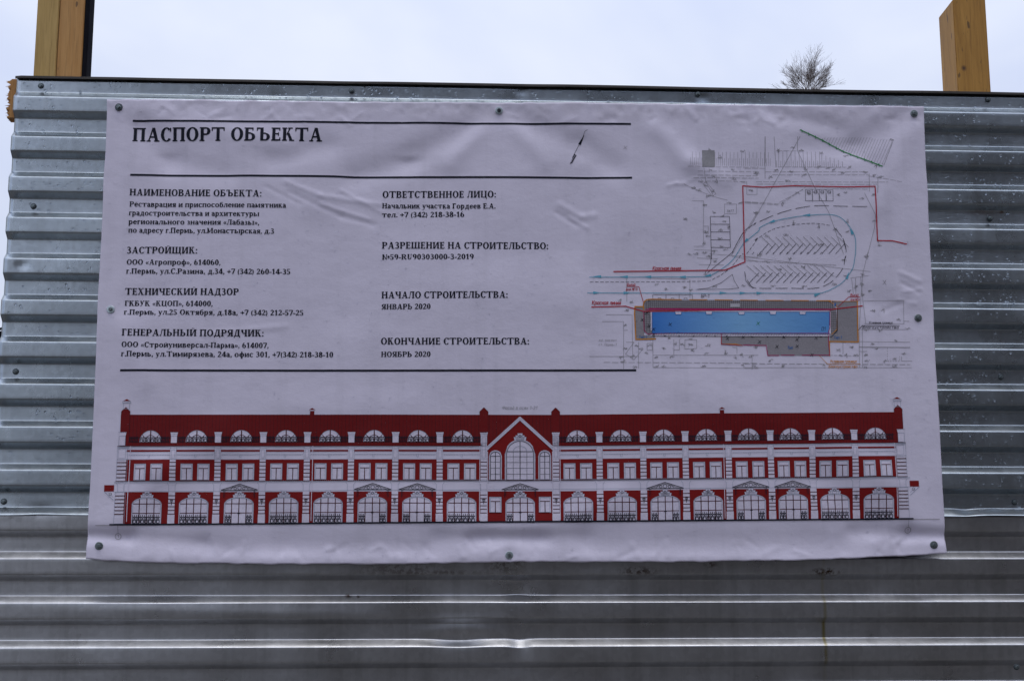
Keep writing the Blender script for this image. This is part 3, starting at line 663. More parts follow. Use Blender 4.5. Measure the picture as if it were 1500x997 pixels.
        O(.26*k, h*.745, .26*k, h*.265, -70, 150, T*.9); O(.27*k, h*.275, .30*k, h*.295, -150, 80, T); H(.16*k, .34*k, h*.48); w_ = .58*k
    elif c == 'Ч': ST(o+.46*k); O(o+.26*k, h*.78, .26*k-.02, h*.36, 180, 290); R(o, h*.72, o+T, h); R(0, h-s, o+T+o, h); H(o+.2*k, o+.5*k, h*.40); w_ = o+.46*k+T+o
    elif c == 'Я': ST(.46*k); O(.32*k, h*.715, .30*k, h*.285, 90, 270); H(.3*k, .5*k, h-t); H(.3*k, .5*k, h*.43); D(.06*k, 0, .26*k, .48*h, T*.95); R(0, 0, .25*k, s); w_ = .46*k+T+o
    elif c == 'У': D(.28, .28, .02, 1, T); D(.18, .0, .52, 1, .09); R(0, 1-s, .30, 1); R(.42, 1-s, .72, 1); O(.14, .09, .13, .10, 180, 360, .08, .07); w_ = .72
    elif c == 'U': R(o, .3, o+T, 1); R(0, 1-s, o+T+o, 1); R(o+.46, .3, o+.54, 1); R(o+.40, 1-s, o+.64, 1); O(o+.27, .30, .27, .31, 180, 360, T*.8); w_ = .72
    elif c == 'Ф': ST(.34, b=1); O(.34+T/2, .52, .44, .33); w_ = .88
    elif c == 'ф': R(.30, -.30, .30+T*.9, 1); R(.24, -.30, .30+T+.06, -.30+s); O(.30+T/2, h/2, .38, h*.52); w_ = .76
    elif c == 'а': R(.33, 0, .33+T, h*.72); R(.33, 0, .58, s); O(.24, h*.70, .25, h*.32, 0, 165, T*.95); O(.22, h*.28, .21, h*.30, 60, 360, T*.85); H(.2, .35, h*.5); w_ = .56
    elif c == 'е': O(.30, h/2, .30, h*.52, 5, 325); H(.12, .56, h*.46); w_ = .58
    elif c == 'б': O(.31, .35, .31, .37); O(.34, .60, .32, .38, 95, 190, T*.9); D(.34, .86, .50, .99, .1); R(.3, .88, .52, .97); w_ = .62
    elif c == 'у': D(.24, 0, .02, .7, T*.95); D(.16, -.22, .46, .7, .085); R(0, .7-s, .27, .7); R(.36, .7-s, .62, .7); O(.12, -.18, .12, .11, 180, 360, .09, .08); w_ = .60
    elif c == '0': O(.30, .5, .30, .52); w_ = .60
    elif c == '1': ST(.18, tp=0); D(.02, .74, .18, 1, .12); R(.02, .74, .2, .82); w_ = .52
    elif c == '2': O(.27, .72, .27, .30, -30, 165, T*.95); D(.0, .06, .36, .62, .15); R(0, 0, .56, .13); R(.50, 0, .56, .24); w_ = .57
    elif c == '4': R(.34, 0, .34+T, 1); R(0, .20, .66, .34); D(.0, .26, .32, 1, .14); R(.27, 0, .6, s); w_ = .62
    elif c == '5': R(.06, .5, .15, 1); R(.06, .88, .50, 1); O(.25, .30, .30, .32, -150, 110, T); w_ = .57
    elif c == '6': O(.30, .31, .30, .33); O(.40, .42, .40, .60, 100, 190, T*.95); w_ = .61
    elif c == '7': R(.0, .87, .56, 1); R(0, .74, .07, 1); D(.12, 0, .42, .9, T*.9); w_ = .56
    elif c == '8': O(.30, .27, .30, .29); O(.30, .75, .26, .26); w_ = .60
    elif c == '9': O(.30, .69, .30, .33); O(.20, .58, .40, .60, -80, 10, T*.95); w_ = .61
    elif c == '.': R(.02, 0, .19, .18); w_ = .2
    elif c == ',': R(.04, 0, .21, .18); D(.0, -.16, .09, .02, .10); w_ = .22
    elif c == ':': R(.04, 0, .21, .18); R(.04, .50, .21, .68); w_ = .25
    elif c == '-': R(0, .27, .34, .41); w_ = .32
    elif c == '+': R(.0, .38, .60, .52); R(.23, .14, .37, .76); w_ = .58
    elif c == '(': O(.42, .38, .40, .66, 125, 235, .15, .07); w_ = .26
    elif c == ')': O(-.18, .38, .40, .66, -55, 55, .15, .07); w_ = .26
    elif c in '«»':
        for x in (0, .22):
            if c == '«': D(x+.14, .10, x, .34, .12); D(x, .34, x+.14, .58, .12)
            else: D(x, .10, x+.14, .34, .12); D(x+.14, .34, x, .58, .12)
        w_ = .47
    elif c == '№': ST(.06); R(.60, 0, .68, 1); D(.56, 0, .08, 1, .14); R(.0, 1-s, .2, 1); R(.54, 1-s, .76, 1); O(.95, .55, .17, .20); R(.80, .2, 1.12, .27); w_ = 1.12
    elif c == ' ': return [], .28
    return q, w_
def text(ink, s, x0, x1, b0, b1, cap):
    A = P(x0, b0); B = P(x1, b1); hm = P(x0, b0-cap)[1]-A[1]
    x = 0; items = []
    up = sum(1 for c in s if c.isupper()) > .6*sum(1 for c in s if c.isalpha())
    for i, c in enumerate(s):
        q, w_ = glyph(c); items.append((x, q)); x += w_+(.075 if c.isupper() else .065)
    tot = x-.1
    for (gx, q) in items:
        for poly in q:
            pts = []
            for (a, b_) in poly:
                u = (gx+a)/tot; pts.append((A[0]+(B[0]-A[0])*u, A[1]+(B[1]-A[1])*u+b_*hm))
            ink.quad(*pts)
LINES = [
 ('ПАСПОРТ ОБЪЕКТА', 194.5, 471.5, 207.8, 208.7, 19.8), 
 ('НАИМЕНОВАНИЕ ОБЪЕКТА:', 190.5, 383.5, 287.4, 289.7, 9.8),
 ('Реставрация и приспособление памятника', 190.5, 419.2, 303.7, 306, 7.7),
 ('градостроительства и архитектуры', 189.6, 380, 316.5, 318.4, 7.7),
 ('регионального значения «Лабазы»,', 189.1, 380, 329.4, 331, 7.7),
 ('по адресу г.Пермь, ул.Монастырская, д.3', 188.7, 401.7, 341.7, 343.8, 7.7),
 ('ЗАСТРОЙЩИК:', 186.3, 289.5, 372.1, 372.6, 9.8),
 ('ООО «Агропроф», 614060,', 186.3, 323.5, 388.4, 389.3, 7.8),
 ('г.Пермь, ул.С.Разина, д.34, +7 (342) 260-14-35', 185.6, 425.5, 401.6, 403, 7.8),
 ('ТЕХНИЧЕСКИЙ НАДЗОР', 184, 350.1, 432.4, 433.3, 9.8),
 ('ГКБУК «КЦОП», 614000,', 183.5, 311.9, 448.7, 449.4, 7.8),
 ('г.Пермь, ул.25 Октября, д.18а, +7 (342) 212-57-25', 182.6, 444.6, 461.6, 462.7, 7.8),
 ('ГЕНЕРАЛЬНЫЙ ПОДРЯДЧИК:', 180, 386.5, 492.6, 493.5, 9.9),
 ('ООО «Стройуниверсал-Парма», 614007,', 179.6, 393.5, 509.2, 510.3, 7.8),
 ('г.Пермь, ул.Тимирязева, 24а, офис 301, +7(342) 218-38-10', 178.9, 488, 522.7, 523.9, 7.9),
 ('ОТВЕТСТВЕННОЕ ЛИЦО:', 560.4, 726.1, 290.7, 290.7, 9.8),
 ('Начальник участка Гордеев Е.А.', 559.9, 725.3, 306.2, 306.9, 7.7),
 ('тел. +7 (342) 218-38-16', 559.6, 679.7, 319.4, 318.8, 7.7),
 ('РАЗРЕШЕНИЕ НА СТРОИТЕЛЬСТВО:', 559.6, 802.7, 365.2, 365.8, 9.8),
 ('№59-RU90303000-З-2019', 559.9, 693.5, 381.3, 380.7, 7.8),
 ('НАЧАЛО СТРОИТЕЛЬСТВА:', 559, 743.3, 438, 437.5, 9.8),
 ('ЯНВАРЬ 2020', 559, 630.4, 454.1, 453.5, 7.8),
 ('ОКОНЧАНИЕ СТРОИТЕЛЬСТВА:', 558.1, 774.6, 505.4, 505.2, 9.9),
 ('НОЯБРЬ 2020', 558.4, 630.4, 523.5, 523, 7.8)]
for i, (s, x0, x1, b0, b1, cap) in enumerate(LINES):
    big = cap > 15
    ik = Ink('title_lettering' if big else ('heading_lettering' if cap > 9 else 'text_line'), M['black'], 1)
    text(ik, s, x0, x1, b0, b1, cap); ik.build(label=('large black title lettering' if big else ('black heading lettering' if cap > 9 else None)))
def PL(pts): return [P(a, b_) for a, b_ in pts]
for pts in ([(196, 178.2), (520, 180.9), (922.8, 183.2)], [(192.6, 257.3), (520, 260.2), (924.4, 261.7)], [(178.2, 543), (560, 543.3), (930.5, 542.8)]):
    ik = Ink('printed_rule', M['black'], 1); ik.line(PL(pts), 3.0*PXM); ik.build()

# --- facade elevation ------------------------------------------------
G = [(140, 768.6), (177, 768), (250, 767.7), (450, 766.4), (610, 766.0), (745, 765.9), (830, 765.6), (1000, 763.6), (1100, 762.0), (1200, 761), (1330, 759.4), (1372, 759.2)]
KH = (P(250, 608)[1]-P(250, 767.5)[1])/159.0
gs = np.array(G)
def Fc(s, h):
    g = float(np.interp(s, gs[:, 0], gs[:, 1])); a = P(s, g)
    return P(s, 720)[0], a[1]+h*KH
fac = {}
def fi(k, layer):
    if k not in fac: fac[k] = Ink({'red': 'facade_brickwork', 'red2': 'facade_roof', 'white': 'facade_render', 'dred': 'facade_glazing_bars', 'black': 'facade_ironwork', 'line': 'facade_outlines', 'grey': 'facade_caption', 'lgrey': 'facade_marks'}[k], M[k], layer)
    fac[k].l = layer
    return fac[k]
def FR(k, l, s0, s1, h0, h1): fi(k, l).quad(Fc(s0, h0), Fc(s1, h0), Fc(s1, h1), Fc(s0, h1))
def FL(k, l, pts, wd=.7): fi(k, l).line([Fc(a, b_) for a, b_ in pts], wd*PXM)
def FB(s0, s1, h0, h1, wd=.45, k='line', l=4): FL(k, l, [(s0, h0), (s1, h0), (s1, h1), (s0, h1), (s0, h0)], wd)
def arch(cx, hw, hs, ht, k, l, h0=0, n=12):
    """filled opening with an arched head: springing hs, crown ht"""
    ik = fi(k, l)
    for i in range(n):
        a, b_ = -1+2*i/n, -1+2*(i+1)/n
        ya, yb_ = hs+(ht-hs)*math.sqrt(max(0, 1-a*a)), hs+(ht-hs)*math.sqrt(max(0, 1-b_*b_))
        ik.quad(Fc(cx+a*hw, h0), Fc(cx+b_*hw, h0), Fc(cx+b_*hw, yb_), Fc(cx+a*hw, ya))
def arcpts(cx, hw, hs, ht, n=14, a0=180, a1=0):
    return [(cx+hw*math.cos(math.radians(a0+(a1-a0)*i/n)), hs+(ht-hs)*math.sin(math.radians(a0+(a1-a0)*i/n))) for i in range(n+1)]
LP = [178, 252.6, 317.8, 384, 448.8, 513.7, 578.6, 643.7, 708.5]
RP = [814.3, 878.3, 942.4, 1004.3, 1067.5, 1129.5, 1190.6, 1252.7, 1320.5]
# brick walls
FR('red', 0, 171, 1328, 47, 1.2) if False else None
for s0, s1 in ((184, 704), (819, 1313)):
    FR('red', 0, s0, s1, 1, 46.5); FR('red', 0, s0, s1, 62.5, 93.7); FR('red', 0, s0, s1, 105.3, 108)
FR('red', 0, 712.7, 810, 1, 46.5); FR('red', 0, 712.7, 810, 62.5, 109)
for i in range(24):   # gable, in strips between its two rakes
    a, b_ = 713+(i)*97/24, 713+(i+1)*97/24
    f = lambda s: 109+44*(1-abs(s-761.7)/48.7)
    fi('red', 0).quad(Fc(a, 108.9), Fc(b_, 108.9), Fc(b_, f(b_)), Fc(a, f(a)))
# roof
for s0, s1 in ((173, 713.2), (810.4, 1324)): FR('red2', 0, s0, s1, 113.3, 159.8)
for i in range(24):
    a, b_ = 713.2+(i)*97.2/24, 713.2+(i+1)*97.2/24
    f = lambda s: 109+44*(1-min(1, abs(s-761.7)/48.7))
    fi('red2', 0).quad(Fc(a, f(a)+1.5), Fc(b_, f(b_)+1.5), Fc(b_, 159.8), Fc(a, 159.8))
s = 176.0
while s < 1322:
    lo = 114 if not 714 < s < 810 else 112+44*(1-abs(s-761.7)/48.7)
    FL('dred', 1, [(s, lo), (s, 159.5)], .5); s += 5.3
for (s, hw) in ((179.9, 6.4), (708.5, 6.2), (814.3, 6.2), (1319.5, 6)):
    FR('red2', 2, s-hw, s+hw, 133, 164.5); fi('red2', 2).quad(Fc(s-hw, 164.5), Fc(s+hw, 164.5), Fc(s+.2, 170.5), Fc(s-.2, 170.5)); FL('dred', 3, [(s-hw, 159), (s-hw, 164.5), (s, 170.5), (s+hw, 164.5), (s+hw, 134)], .45)
for s in (180.7, 1319): # end chimneys, white with a red cap
    FR('white', 0, s-4.6, s+4.6, 165, 177.5); FR('white', 0, s-6, s+6, 177.5, 179.5); FB(s-4.6, s+4.6, 168, 177.5); FB(s-6, s+6, 176.5, 179.5); fi('red', 1).quad(Fc(s-6, 179.5), Fc(s+6, 179.5), Fc(s+.3, 182.5), Fc(s-.3, 182.5))
for s in (455, 1059.3):
    FR('red2', 0, s-3.2, s+3.2, 159, 165.3); fi('red2', 1).quad(Fc(s-5, 166), Fc(s+5, 166), Fc(s+.3, 169), Fc(s-.3, 169)); FR('white', 1, s-4.6, s+4.6, 164.8, 166)
def pilaster(s, hw, lamp=True, tall=False, up=True):
    FR('white', 2, s-hw, s+hw, 62, 93.7); FR('white', 2, s-hw-.3, s+hw+.3, 14, 46.5); FR('white', 2, s-hw-.8, s+hw+.8, 1, 14)
    for i in range(5): FR('dred', 3, s-hw, s+hw, 67.2+i*5.45, 68.4+i*5.45)
    for i in range(6): FR('dred', 3, s-hw-.3, s+hw+.3, 14.2+i*5.3, 15.4+i*5.3)
    FB(s-hw, s+hw, 93.9, 112.5, .35); FB(s-hw+2, s+hw-2, 96, 108, .4)
    FR('white', 2, s-hw, s+hw, 93.7, 113)
    if tall: FR('white', 2, s-hw, s+hw, 113, 133); FB(s-hw+2, s+hw-2, 96, 126)
    FR('white', 2, s-hw, s+hw, 118.2 if not tall else 113, 128); fi('white', 2).quad(Fc(s-hw, 128), Fc(s+hw, 128), Fc(s+hw+1.4, 134), Fc(s-hw-1.4, 134)); FL('line', 4, [(s-hw, 128.4), (s+hw, 128.4)], .5); FL('line', 4, [(s-hw-.6, 131), (s+hw+.6, 131)], .5); FL('dred', 4, [(s-hw-1.4, 134), (s+hw+1.4, 134)], .5)
    FL('line', 4, [(s-hw, 118.2), (s-hw, 128)], .35); FL('line', 4, [(s+hw, 118.2), (s+hw, 128)], .35)
    if lamp: FL('black', 4, [(s, 28), (s, 36)], .8); FL('black', 4, [(s-1.8, 35), (s+1.8, 35), (s+1.6, 32.5), (s-1.6, 32.5), (s-1.8, 35)], .7)
for i, s in enumerate(LP[1:-1]+RP[1:-1]): pilaster(s, 4.4)
for s in (LP[-1], RP[0]): pilaster(s, 4.6, True, True)
for s, hw in ((LP[0], 7.6), (RP[-1], 7.2)):
    FB(s-hw, s+hw, 62, 93.7, .4); FB(s-hw, s+hw, 1, 46.5, .4); FB(s-hw, s+hw, 94, 112, .4); FB(s-hw+1.5, s+hw-3, 96, 110, .35)
    for i in range(5): FR('dred', 3, s-hw, s+hw, 67.2+i*5.45, 68.4+i*5.45)
    for i in range(6): FR('dred', 3, s-hw, s+hw, 14.2+i*5.3, 15.4+i*5.3)
    q = -1 if s < 700 else 1
    FR('white', 2, s-4.6+q*1.5, s+4.6+q*1.5, 114.5, 128); fi('white', 2).quad(Fc(s-4.6+q*1.5, 128), Fc(s+4.6+q*1.5, 128), Fc(s+6+q*1.5, 134), Fc(s-6+q*1.5, 134)); FB(s-4.6+q*1.5, s+4.6+q*1.5, 114.5, 128, .5); FL('line', 4, [(s-6+q*1.5, 133.7), (s+6+q*1.5, 133.7)], .6)
# bands, cornices
for s0, s1 in ((170, 704), (819, 1328)):
    FL('line', 4, [(s0, 112.6), (s1, 112.6)], .6); FL('line', 4, [(s0, 110.6), (s1, 110.6)], .35); FL('line', 4, [(s0+14, 94.2), (s1-14, 94.2)], .3)
    FL('dred', 4, [(s0, 113.5), (s1, 113.5)], .7); FL('dred', 4, [(s0, 62.6), (s1, 62.6)], .9)
for s0, s1 in ((168, 1332),): FL('line', 4, [(s0, 61.6), (s1, 61.6)], .5); FL('line', 4, [(s0, 59.8), (s1, 59.8)], .4); FL('line', 4, [(s0, 47.2), (s1, 47.2)], .5)
FL('dred', 4, [(713, 62.6), (810, 62.6)], .9)
for s in LP+RP:
    FL('line', 4, [(s-7.2, 60), (s-4.6, 56.5), (s-4.6, 47)], .4); FL('line', 4, [(s+7.2, 60), (s+4.6, 56.5), (s+4.6, 47)], .4)
def window(s, h0, h1, hw=8.6):
    FR('white', 2, s-hw, s+hw, h0, h1); FB(s-hw, s+hw, h0, h1, .5, 'line', 4); FB(s-hw+1.6, s+hw-1.6, h0+.6, h1-1, .5, 'line', 4)
    hm = h1-(h1-h0)*.28
    FL('dred', 4, [(s-hw+1.6, hm), (s+hw-1.6, hm)], 1.05); FL('dred', 4, [(s, h0+.6), (s, hm)], 1.05); FL('dred', 4, [(s-hw, h0), (s+hw, h0)], .9)
def scroll(s0, s1, h0, h1, wd=.9):
    """wrought-iron infill: verticals, rings and a rail"""
    FL('black', 5, [(s0, h0), (s1, h0)], wd); FL('black', 5, [(s0, h1-3), (s1, h1-3)], wd)
    nn = max(2, int((s1-s0)/5.2)); 
    for i in range(nn):
        c = s0+(i+.5)*(s1-s0)/nn; r = (s1-s0)/nn*.36
        FL('black', 5, [(c-r*1.3, h0), (c-r*1.3, h1)], wd*.8)
        FL('black', 5, [(c+r*math.cos(a*math.pi/4), h0+3+r*1.25*math.sin(a*math.pi/4)) for a in range(9)], wd*.8)
        FL('black', 5, [(c-r, h0+5.2), (c+r, h0+9.5)], wd*.8); FL('black', 5, [(c+r, h0+5.2), (c-r, h0+9.5)], wd*.8); FL('black', 5, [(c, h1-3), (c, h1)], wd)
def keystone(s, h):
    for (a, b_, t_) in ((2.6, 3.6, 10), (5.8, 6.6, 7), (8.2, 9.2, 4.6)):
        fi('white', 3).quad(Fc(s-a, h), Fc(s+a, h), Fc(s+b_, h+t_), Fc(s-b_, h+t_))
        FL('line', 5, [(s-a, h), (s-b_, h+t_), (s+b_, h+t_), (s+a, h)], .45)
    FL('black', 5, [(s+1.7*math.cos(a*math.pi/4), h+6.2+1.7*math.sin(a*math.pi/4)) for a in range(9)], .7)
def bay_arch(s, door):
    hw = 21.3
    arch(s, hw, 29, 38.8, 'white', 2, 1)
    FL('line', 4, [(s-hw, 1), (s-hw, 29)]+arcpts(s, hw, 29, 38.8)+[(s+hw, 29), (s+hw, 1)], .5)
    FL('line', 4, [(s-hw+1.5, 1), (s-hw+1.5, 28.5)]+arcpts(s, hw-1.5, 28.5, 37.4)+[(s+hw-1.5, 28.5), (s+hw-1.5, 1)], .5)
    for dx in (-10.6, 0, 10.6): FL('dred', 4, [(s+dx, 1), (s+dx, 28.5+9*math.sqrt(1-(dx/21)**2))], 1.15)
    FL('dred', 4, [(s-hw+1.5, 29.4), (s+hw-1.5, 29.4)], 1.0); FL('dred', 4, [(s-hw+1.5, 16), (s+hw-1.5, 16)], 1.0)
    if door: scroll(s-hw+1.5, s-10.8, 1, 13.5); scroll(s+10.8, s+hw-1.5, 1, 13.5); FL('black', 5, [(s-1.6, 15.4), (s+1.6, 15.4)], 1.2); FL('black', 5, [(s, 1), (s, 18)], .5)
    else: scroll(s-hw+1.5, s+hw-1.5, 1, 13.5)
    keystone(s, 37.5)
def canopy(s):
    FL('black', 6, [(s-26.7, 49.2), (s, 58), (s+26.7, 49.2)], 1.0); FL('black', 6, [(s-26.7, 49), (s+26.7, 49)], .9)
    FL('black', 6, [(s-20, 49.5), (s, 56.2), (s+20, 49.5)], .5)
    for c, r in ((0, 2.7), (-6.3, 2.0), (6.3, 2.0)): FL('black', 6, [(s+c+r*math.cos(a*math.pi/5), 49.6+r+r*math.sin(a*math.pi/5)) for a in range(11)], .6)
    FL('black', 6, [(s-13, 49.4), (s-9, 55)], .5); FL('black', 6, [(s+13, 49.4), (s+9, 55)], .5)
    for q in (-22.5, 22.5): FL('black', 6, [(s+q, 49), (s+q, 38)], .8); FL('black', 6, [(s+q*.93, 49), (s+q*.93, 40)], .4)
def lunette(s):
    arch(s, 15.9, 119.5, 136.3, 'white', 2, 119.3)
    FL('dred', 4, [(s, 119.5), (s, 136)], 1.5); FL('dred', 4, arcpts(s, 7.5, 119.5, 129.5, 10), .8); FL('dred', 4, [(s-7, 124), (s-12.5, 130.5)], .7); FL('dred', 4, [(s+7, 124), (s+12.5, 130.5)], .7)
    FL('line', 4, arcpts(s, 15.9, 119.5, 136.3), .5)
    for i in range(6):
        c = s-13.2+i*5.28
        FL('black', 5, [(c+1.9*math.cos(a*math.pi/4), 121.3+1.9*math.sin(a*math.pi/4)) for a in range(9)], .65)
        FL('black', 5, [(c-1.6, 123), (c, 126.5), (c+1.6, 123)], .55); FL('black', 5, [(c+2.6, 119.5), (c+2.6, 128)], .7)
bays = []
for A in (LP, RP):
    for i in range(8):
        s0, s1 = A[i]+(8 if (A is LP and i == 0) else 4.5), A[i+1]-(8 if (A is RP and i == 7) else 4.5); bays.append(((s0+s1)/2, s0, s1))
for j, (c, s0, s1) in enumerate(bays):
    door = min(abs(c-q) for q in (351, 547, 611, 974, 1098, 1160)) < 12
    lunette(c+(1 if c < 760 else -.5)); window(c-12.2, 63.6, 87.4); window(c+12.2, 63.6, 87.4); bay_arch(c, door)
    if door: canopy(c)
    FL('black', 3, [(s0+1, 126), (s1-1, 126)], .8); FL('black', 3, [(s0+1, 119), (s1-1, 119)], .5)
    x = s0+1.5
    while x < s1-1: 
        if abs(x-c) > 16: FL('black', 3, [(x, 119), (x, 127.6)], .75); FL('black', 3, [(x-1, 120), (x+1, 125)], .6)
        x += 2.3
    FL('line', 4, [(s0+1, 104.8), (s1-1, 104.8)], .4); FL('line', 4, [(s0+1, 101), (s1-1, 101)], .4)
    x = s0+2
    while x < s1-2: FL('line', 4, [(x, 101), (x+.9, 99.9), (x+1.8, 101)], .35); x += 2.4
    FB(c-1.2, c+1.2, 97, 101, .4)
# centre bay
for q in (-1, 1):
    FL('white', 3, [(761.7+q*48.6, 109.5), (761.7, 154.3)], 4.6); FL('line', 4, [(761.7+q*48.6, 111.2), (761.7, 156)], .45); FL('line', 4, [(761.7+q*46.6, 108.6), (761.7, 151.4)], .45); FL('line', 4, [(761.7+q*47.6, 110.2), (761.7, 153.8)], .35)
    c = 761.7+q*36.2
    arch(c, 9.4, 98.5, 107, 'white', 2, 63); FL('line', 4, [(c-8.6, 63)]+arcpts(c, 8.6, 98.5, 106)+[(c+8.6, 63)], .45)
    FL('black', 4, [(c-7.2, 63.4)]+arcpts(c, 7.2, 98, 104.5)+[(c+7.2, 63.4), (c-7.2, 63.4)], .8); FL('black', 4, [(c, 63.4), (c, 104.5)], .9)
    for h in (71.5, 80.5, 89.5): FL('black', 4, [(c-7.2, h), (c+7.2, h)], .5)
    FL('black', 4, [(c-7.2, 98), (c+7.2, 98)], .9)
    window(c, 15.3, 38.2, 8.7)
arch(761.7, 22.3, 101, 123.2, 'white', 2, 63); FL('line', 4, [(740.4, 63)]+arcpts(761.7, 21.3, 101, 122)+[(783, 63)], .5)
FL('black', 4, [(742, 63.4), (742, 101)]+arcpts(761.7, 19.7, 101, 120.5)+[(781.4, 101), (781.4, 63.4), (742, 63.4)], .8); FL('black', 4, [(761.7, 63.4), (761.7, 120.5)], 1.0); FL('black', 4, [(742, 105), (781.4, 105)], 1.0)
FL('line', 4, arcpts(761.7, 10, 105, 113), .6)
for x in (751.7, 771.7): FL('black', 4, [(x, 63.4), (x, 105)], .5)
for h in (71.8, 80.5, 89, 97.5): FL('black', 4, [(742, h), (781.4, h)], .5)
keystone(761.7, 122); bay_arch(761.7, True); canopy(761.7)
# downpipes
for s in (189, 456.8, 702.3, 713.6, 809, 820, 1060, 1311.3): FL('white', 5, [(s, 4), (s, 46), (s+.4, 60), (s+.4, 113 if s not in (713.6, 809) else 105)], .95)
# side canopies
FR('red', 0, 153.6, 168.2, 47.8, 57); FR('red', 0, 1331, 1344.6, 47.6, 56.4)
for s0, q in ((168.2, -1), (1331, 1)): FL('line', 4, [(s0+q*14, 47.5), (s0, 35)], .7); FL('line', 4, [(s0+q*9, 47), (s0, 39)], .4); FL('black', 4, [(s0+q*(5+2*math.cos(a*.8)), 44+2*math.sin(a*.8)) for a in range(9)], .4)
# ground line
FL('black', 7, [(165, -.2), (1333, -.2)], 2.2); FL('grey', 6, [(144, -.8), (1372, -.8)], .8)
for s in (176.5, 1326.8):
    FL('grey', 6, [(s, -1), (s, -12.5)], .5); FL('grey', 6, [(s+4.2*math.cos(a*math.pi/8), -16.8+4.2*math.sin(a*math.pi/8)) for a in range(17)], .7); FL('grey', 6, [(s-1, -15), (s+.5, -15), (s+.5, -18.6)], .5)
root_f = fac['red'].build(label='printed red and white elevation of a long arched brick building'); root_f.name = 'facade_drawing'
for k, ik in fac.items():
    if k != 'red': ik.build(root_f)['kind'] = 'stuff'
# --- sans lettering for the drawings (single-stroke drafting letters)
STK = {'К': [[(0, 0), (0, 1)], [(.5, 1), (0, .45)], [(.12, .56), (.5, 0)]], 'р': [[(0, -.3), (0, .68)], [(0, .6), (.4, .66), (.42, .05), (0, .03)]], 'а': [[(.4, .7), (.4, 0)], [(.4, .6), (.05, .66), (0, .1), (.1, 0), (.4, .08)]],
 'с': [[(.38, .62), (.08, .68), (0, .35), (.06, .02), (.38, .06)]], 'н': [[(0, 0), (0, .7)], [(.38, 0), (.38, .7)], [(0, .36), (.38, .36)]], 'я': [[(.38, 0), (.38, .7), (.06, .66), (.04, .36), (.38, .34)], [(.2, .34), (0, 0)]],
 'л': [[(0, 0), (.12, .7), (.38, .7), (.38, 0)]], 'и': [[(0, .7), (0, 0), (.38, .7), (.38, 0)]], 'Б': [[(.42, 1), (0, 1), (0, 0), (.42, .04), (.44, .5), (0, .55)]], 'Р': [[(0, 0), (0, 1), (.42, .96), (.44, .5), (0, .46)]],
 '-': [[(0, .4), (.3, .4)]], '1': [[(.0, .75), (.2, 1), (.2, 0)]], '2': [[(0, .8), (.2, 1), (.42, .75), (0, 0), (.45, 0)]], 'Т': [[(0, 1), (.5, 1)], [(.25, 1), (.25, 0)]], 'п': [[(0, 0), (0, .7), (.38, .7), (.38, 0)]],
 'В': [[(0, 0), (0, 1), (.4, .95), (.38, .55), (0, .52), (.44, .45), (.42, .03), (0, 0)]], 'ъ': [[(0, .7), (.12, .7), (.12, 0), (.42, .04), (.42, .36), (.12, .38)]], 'е': [[(0, .36), (.4, .36), (.36, .66), (.05, .66), (0, .3), (.08, 0), (.4, .05)]], 'з': [[(0, .62), (.3, .68), (.3, .4), (.1, .36), (.38, .3), (.32, 0), (0, .05)]],
 'д': [[(0, 0), (.4, 0), (.38, .7), (.12, .66), (0, 0)], [(.38, .7), (.15, 1)]], 'М': [[(0, 0), (0, 1), (.25, .4), (.5, 1), (.5, 0)]], 'Г': [[(0, 0), (0, 1), (.4, 1)]], 'Н': [[(0, 0), (0, 1)], [(.44, 0), (.44, 1)], [(0, .5), (.44, .5)]],
 'Ф': [[(.3, 0), (.3, 1)], [(0, .75), (.6, .75), (.6, .35), (0, .35), (0, .75)]], 'о': [[(0, .1), (0, .6), (.36, .68), (.4, .08), (0, .05)]], 'х': [[(0, 0), (.38, .7)], [(0, .7), (.38, 0)]], '0': [[(0, 0), (0, 1), (.4, 1), (.4, 0), (0, 0)]],
 'в': [[(0, 0), (0, .7), (.34, .68), (.32, .4), (0, .36), (.38, .3), (.36, .02), (0, 0)]], 'У': [[(0, 1), (.24, .45)], [(.48, 1), (.1, 0)]], 'г': [[(0, 0), (0, .7), (.34, .7)]], 'ц': [[(0, .7), (0, 0), (.38, 0), (.38, .7)], [(.38, 0), (.44, -.15)]], 'б': [[(.38, 1), (0, .8), (0, 0), (.38, .04), (.38, .5), (0, .5)]], 'т': [[(0, .7), (.4, .7)], [(.2, .7), (.2, 0)]], 'й': [[(0, .7), (0, 0), (.38, .7), (.38, 0)], [(.1, .9), (.28, .9)]], 'у': [[(0, .7), (.2, .1)], [(.4, .7), (.08, -.3)]], 'ы': [[(0, .7), (0, 0), (.22, .02), (.22, .36), (0, .38)], [(.4, .7), (.4, 0)]], 'м': [[(0, 0), (0, .7), (.22, .25), (.44, .7), (.44, 0)]], 'к': [[(0, 0), (0, .7)], [(.38, .7), (0, .33), (.38, 0)]], '.': [[(0, 0), (.06, .06)]], '7': [[(0, 1), (.4, 1), (.15, 0)]], '4': [[(.3, 0), (.3, 1), (0, .3), (.42, .3)]], '5': [[(.4, 1), (.05, 1), (0, .55), (.4, .5), (.38, .03), (0, .05)]], 'ь': [[(0, .7), (0, 0), (.34, .04), (.34, .36), (0, .38)]], 'П': [[(0, 0), (0, 1), (.44, 1), (.44, 0)]], 'ж': [[(0, 0), (.5, .7)], [(0, .7), (.5, 0)], [(.25, 0), (.25, .7)]]}
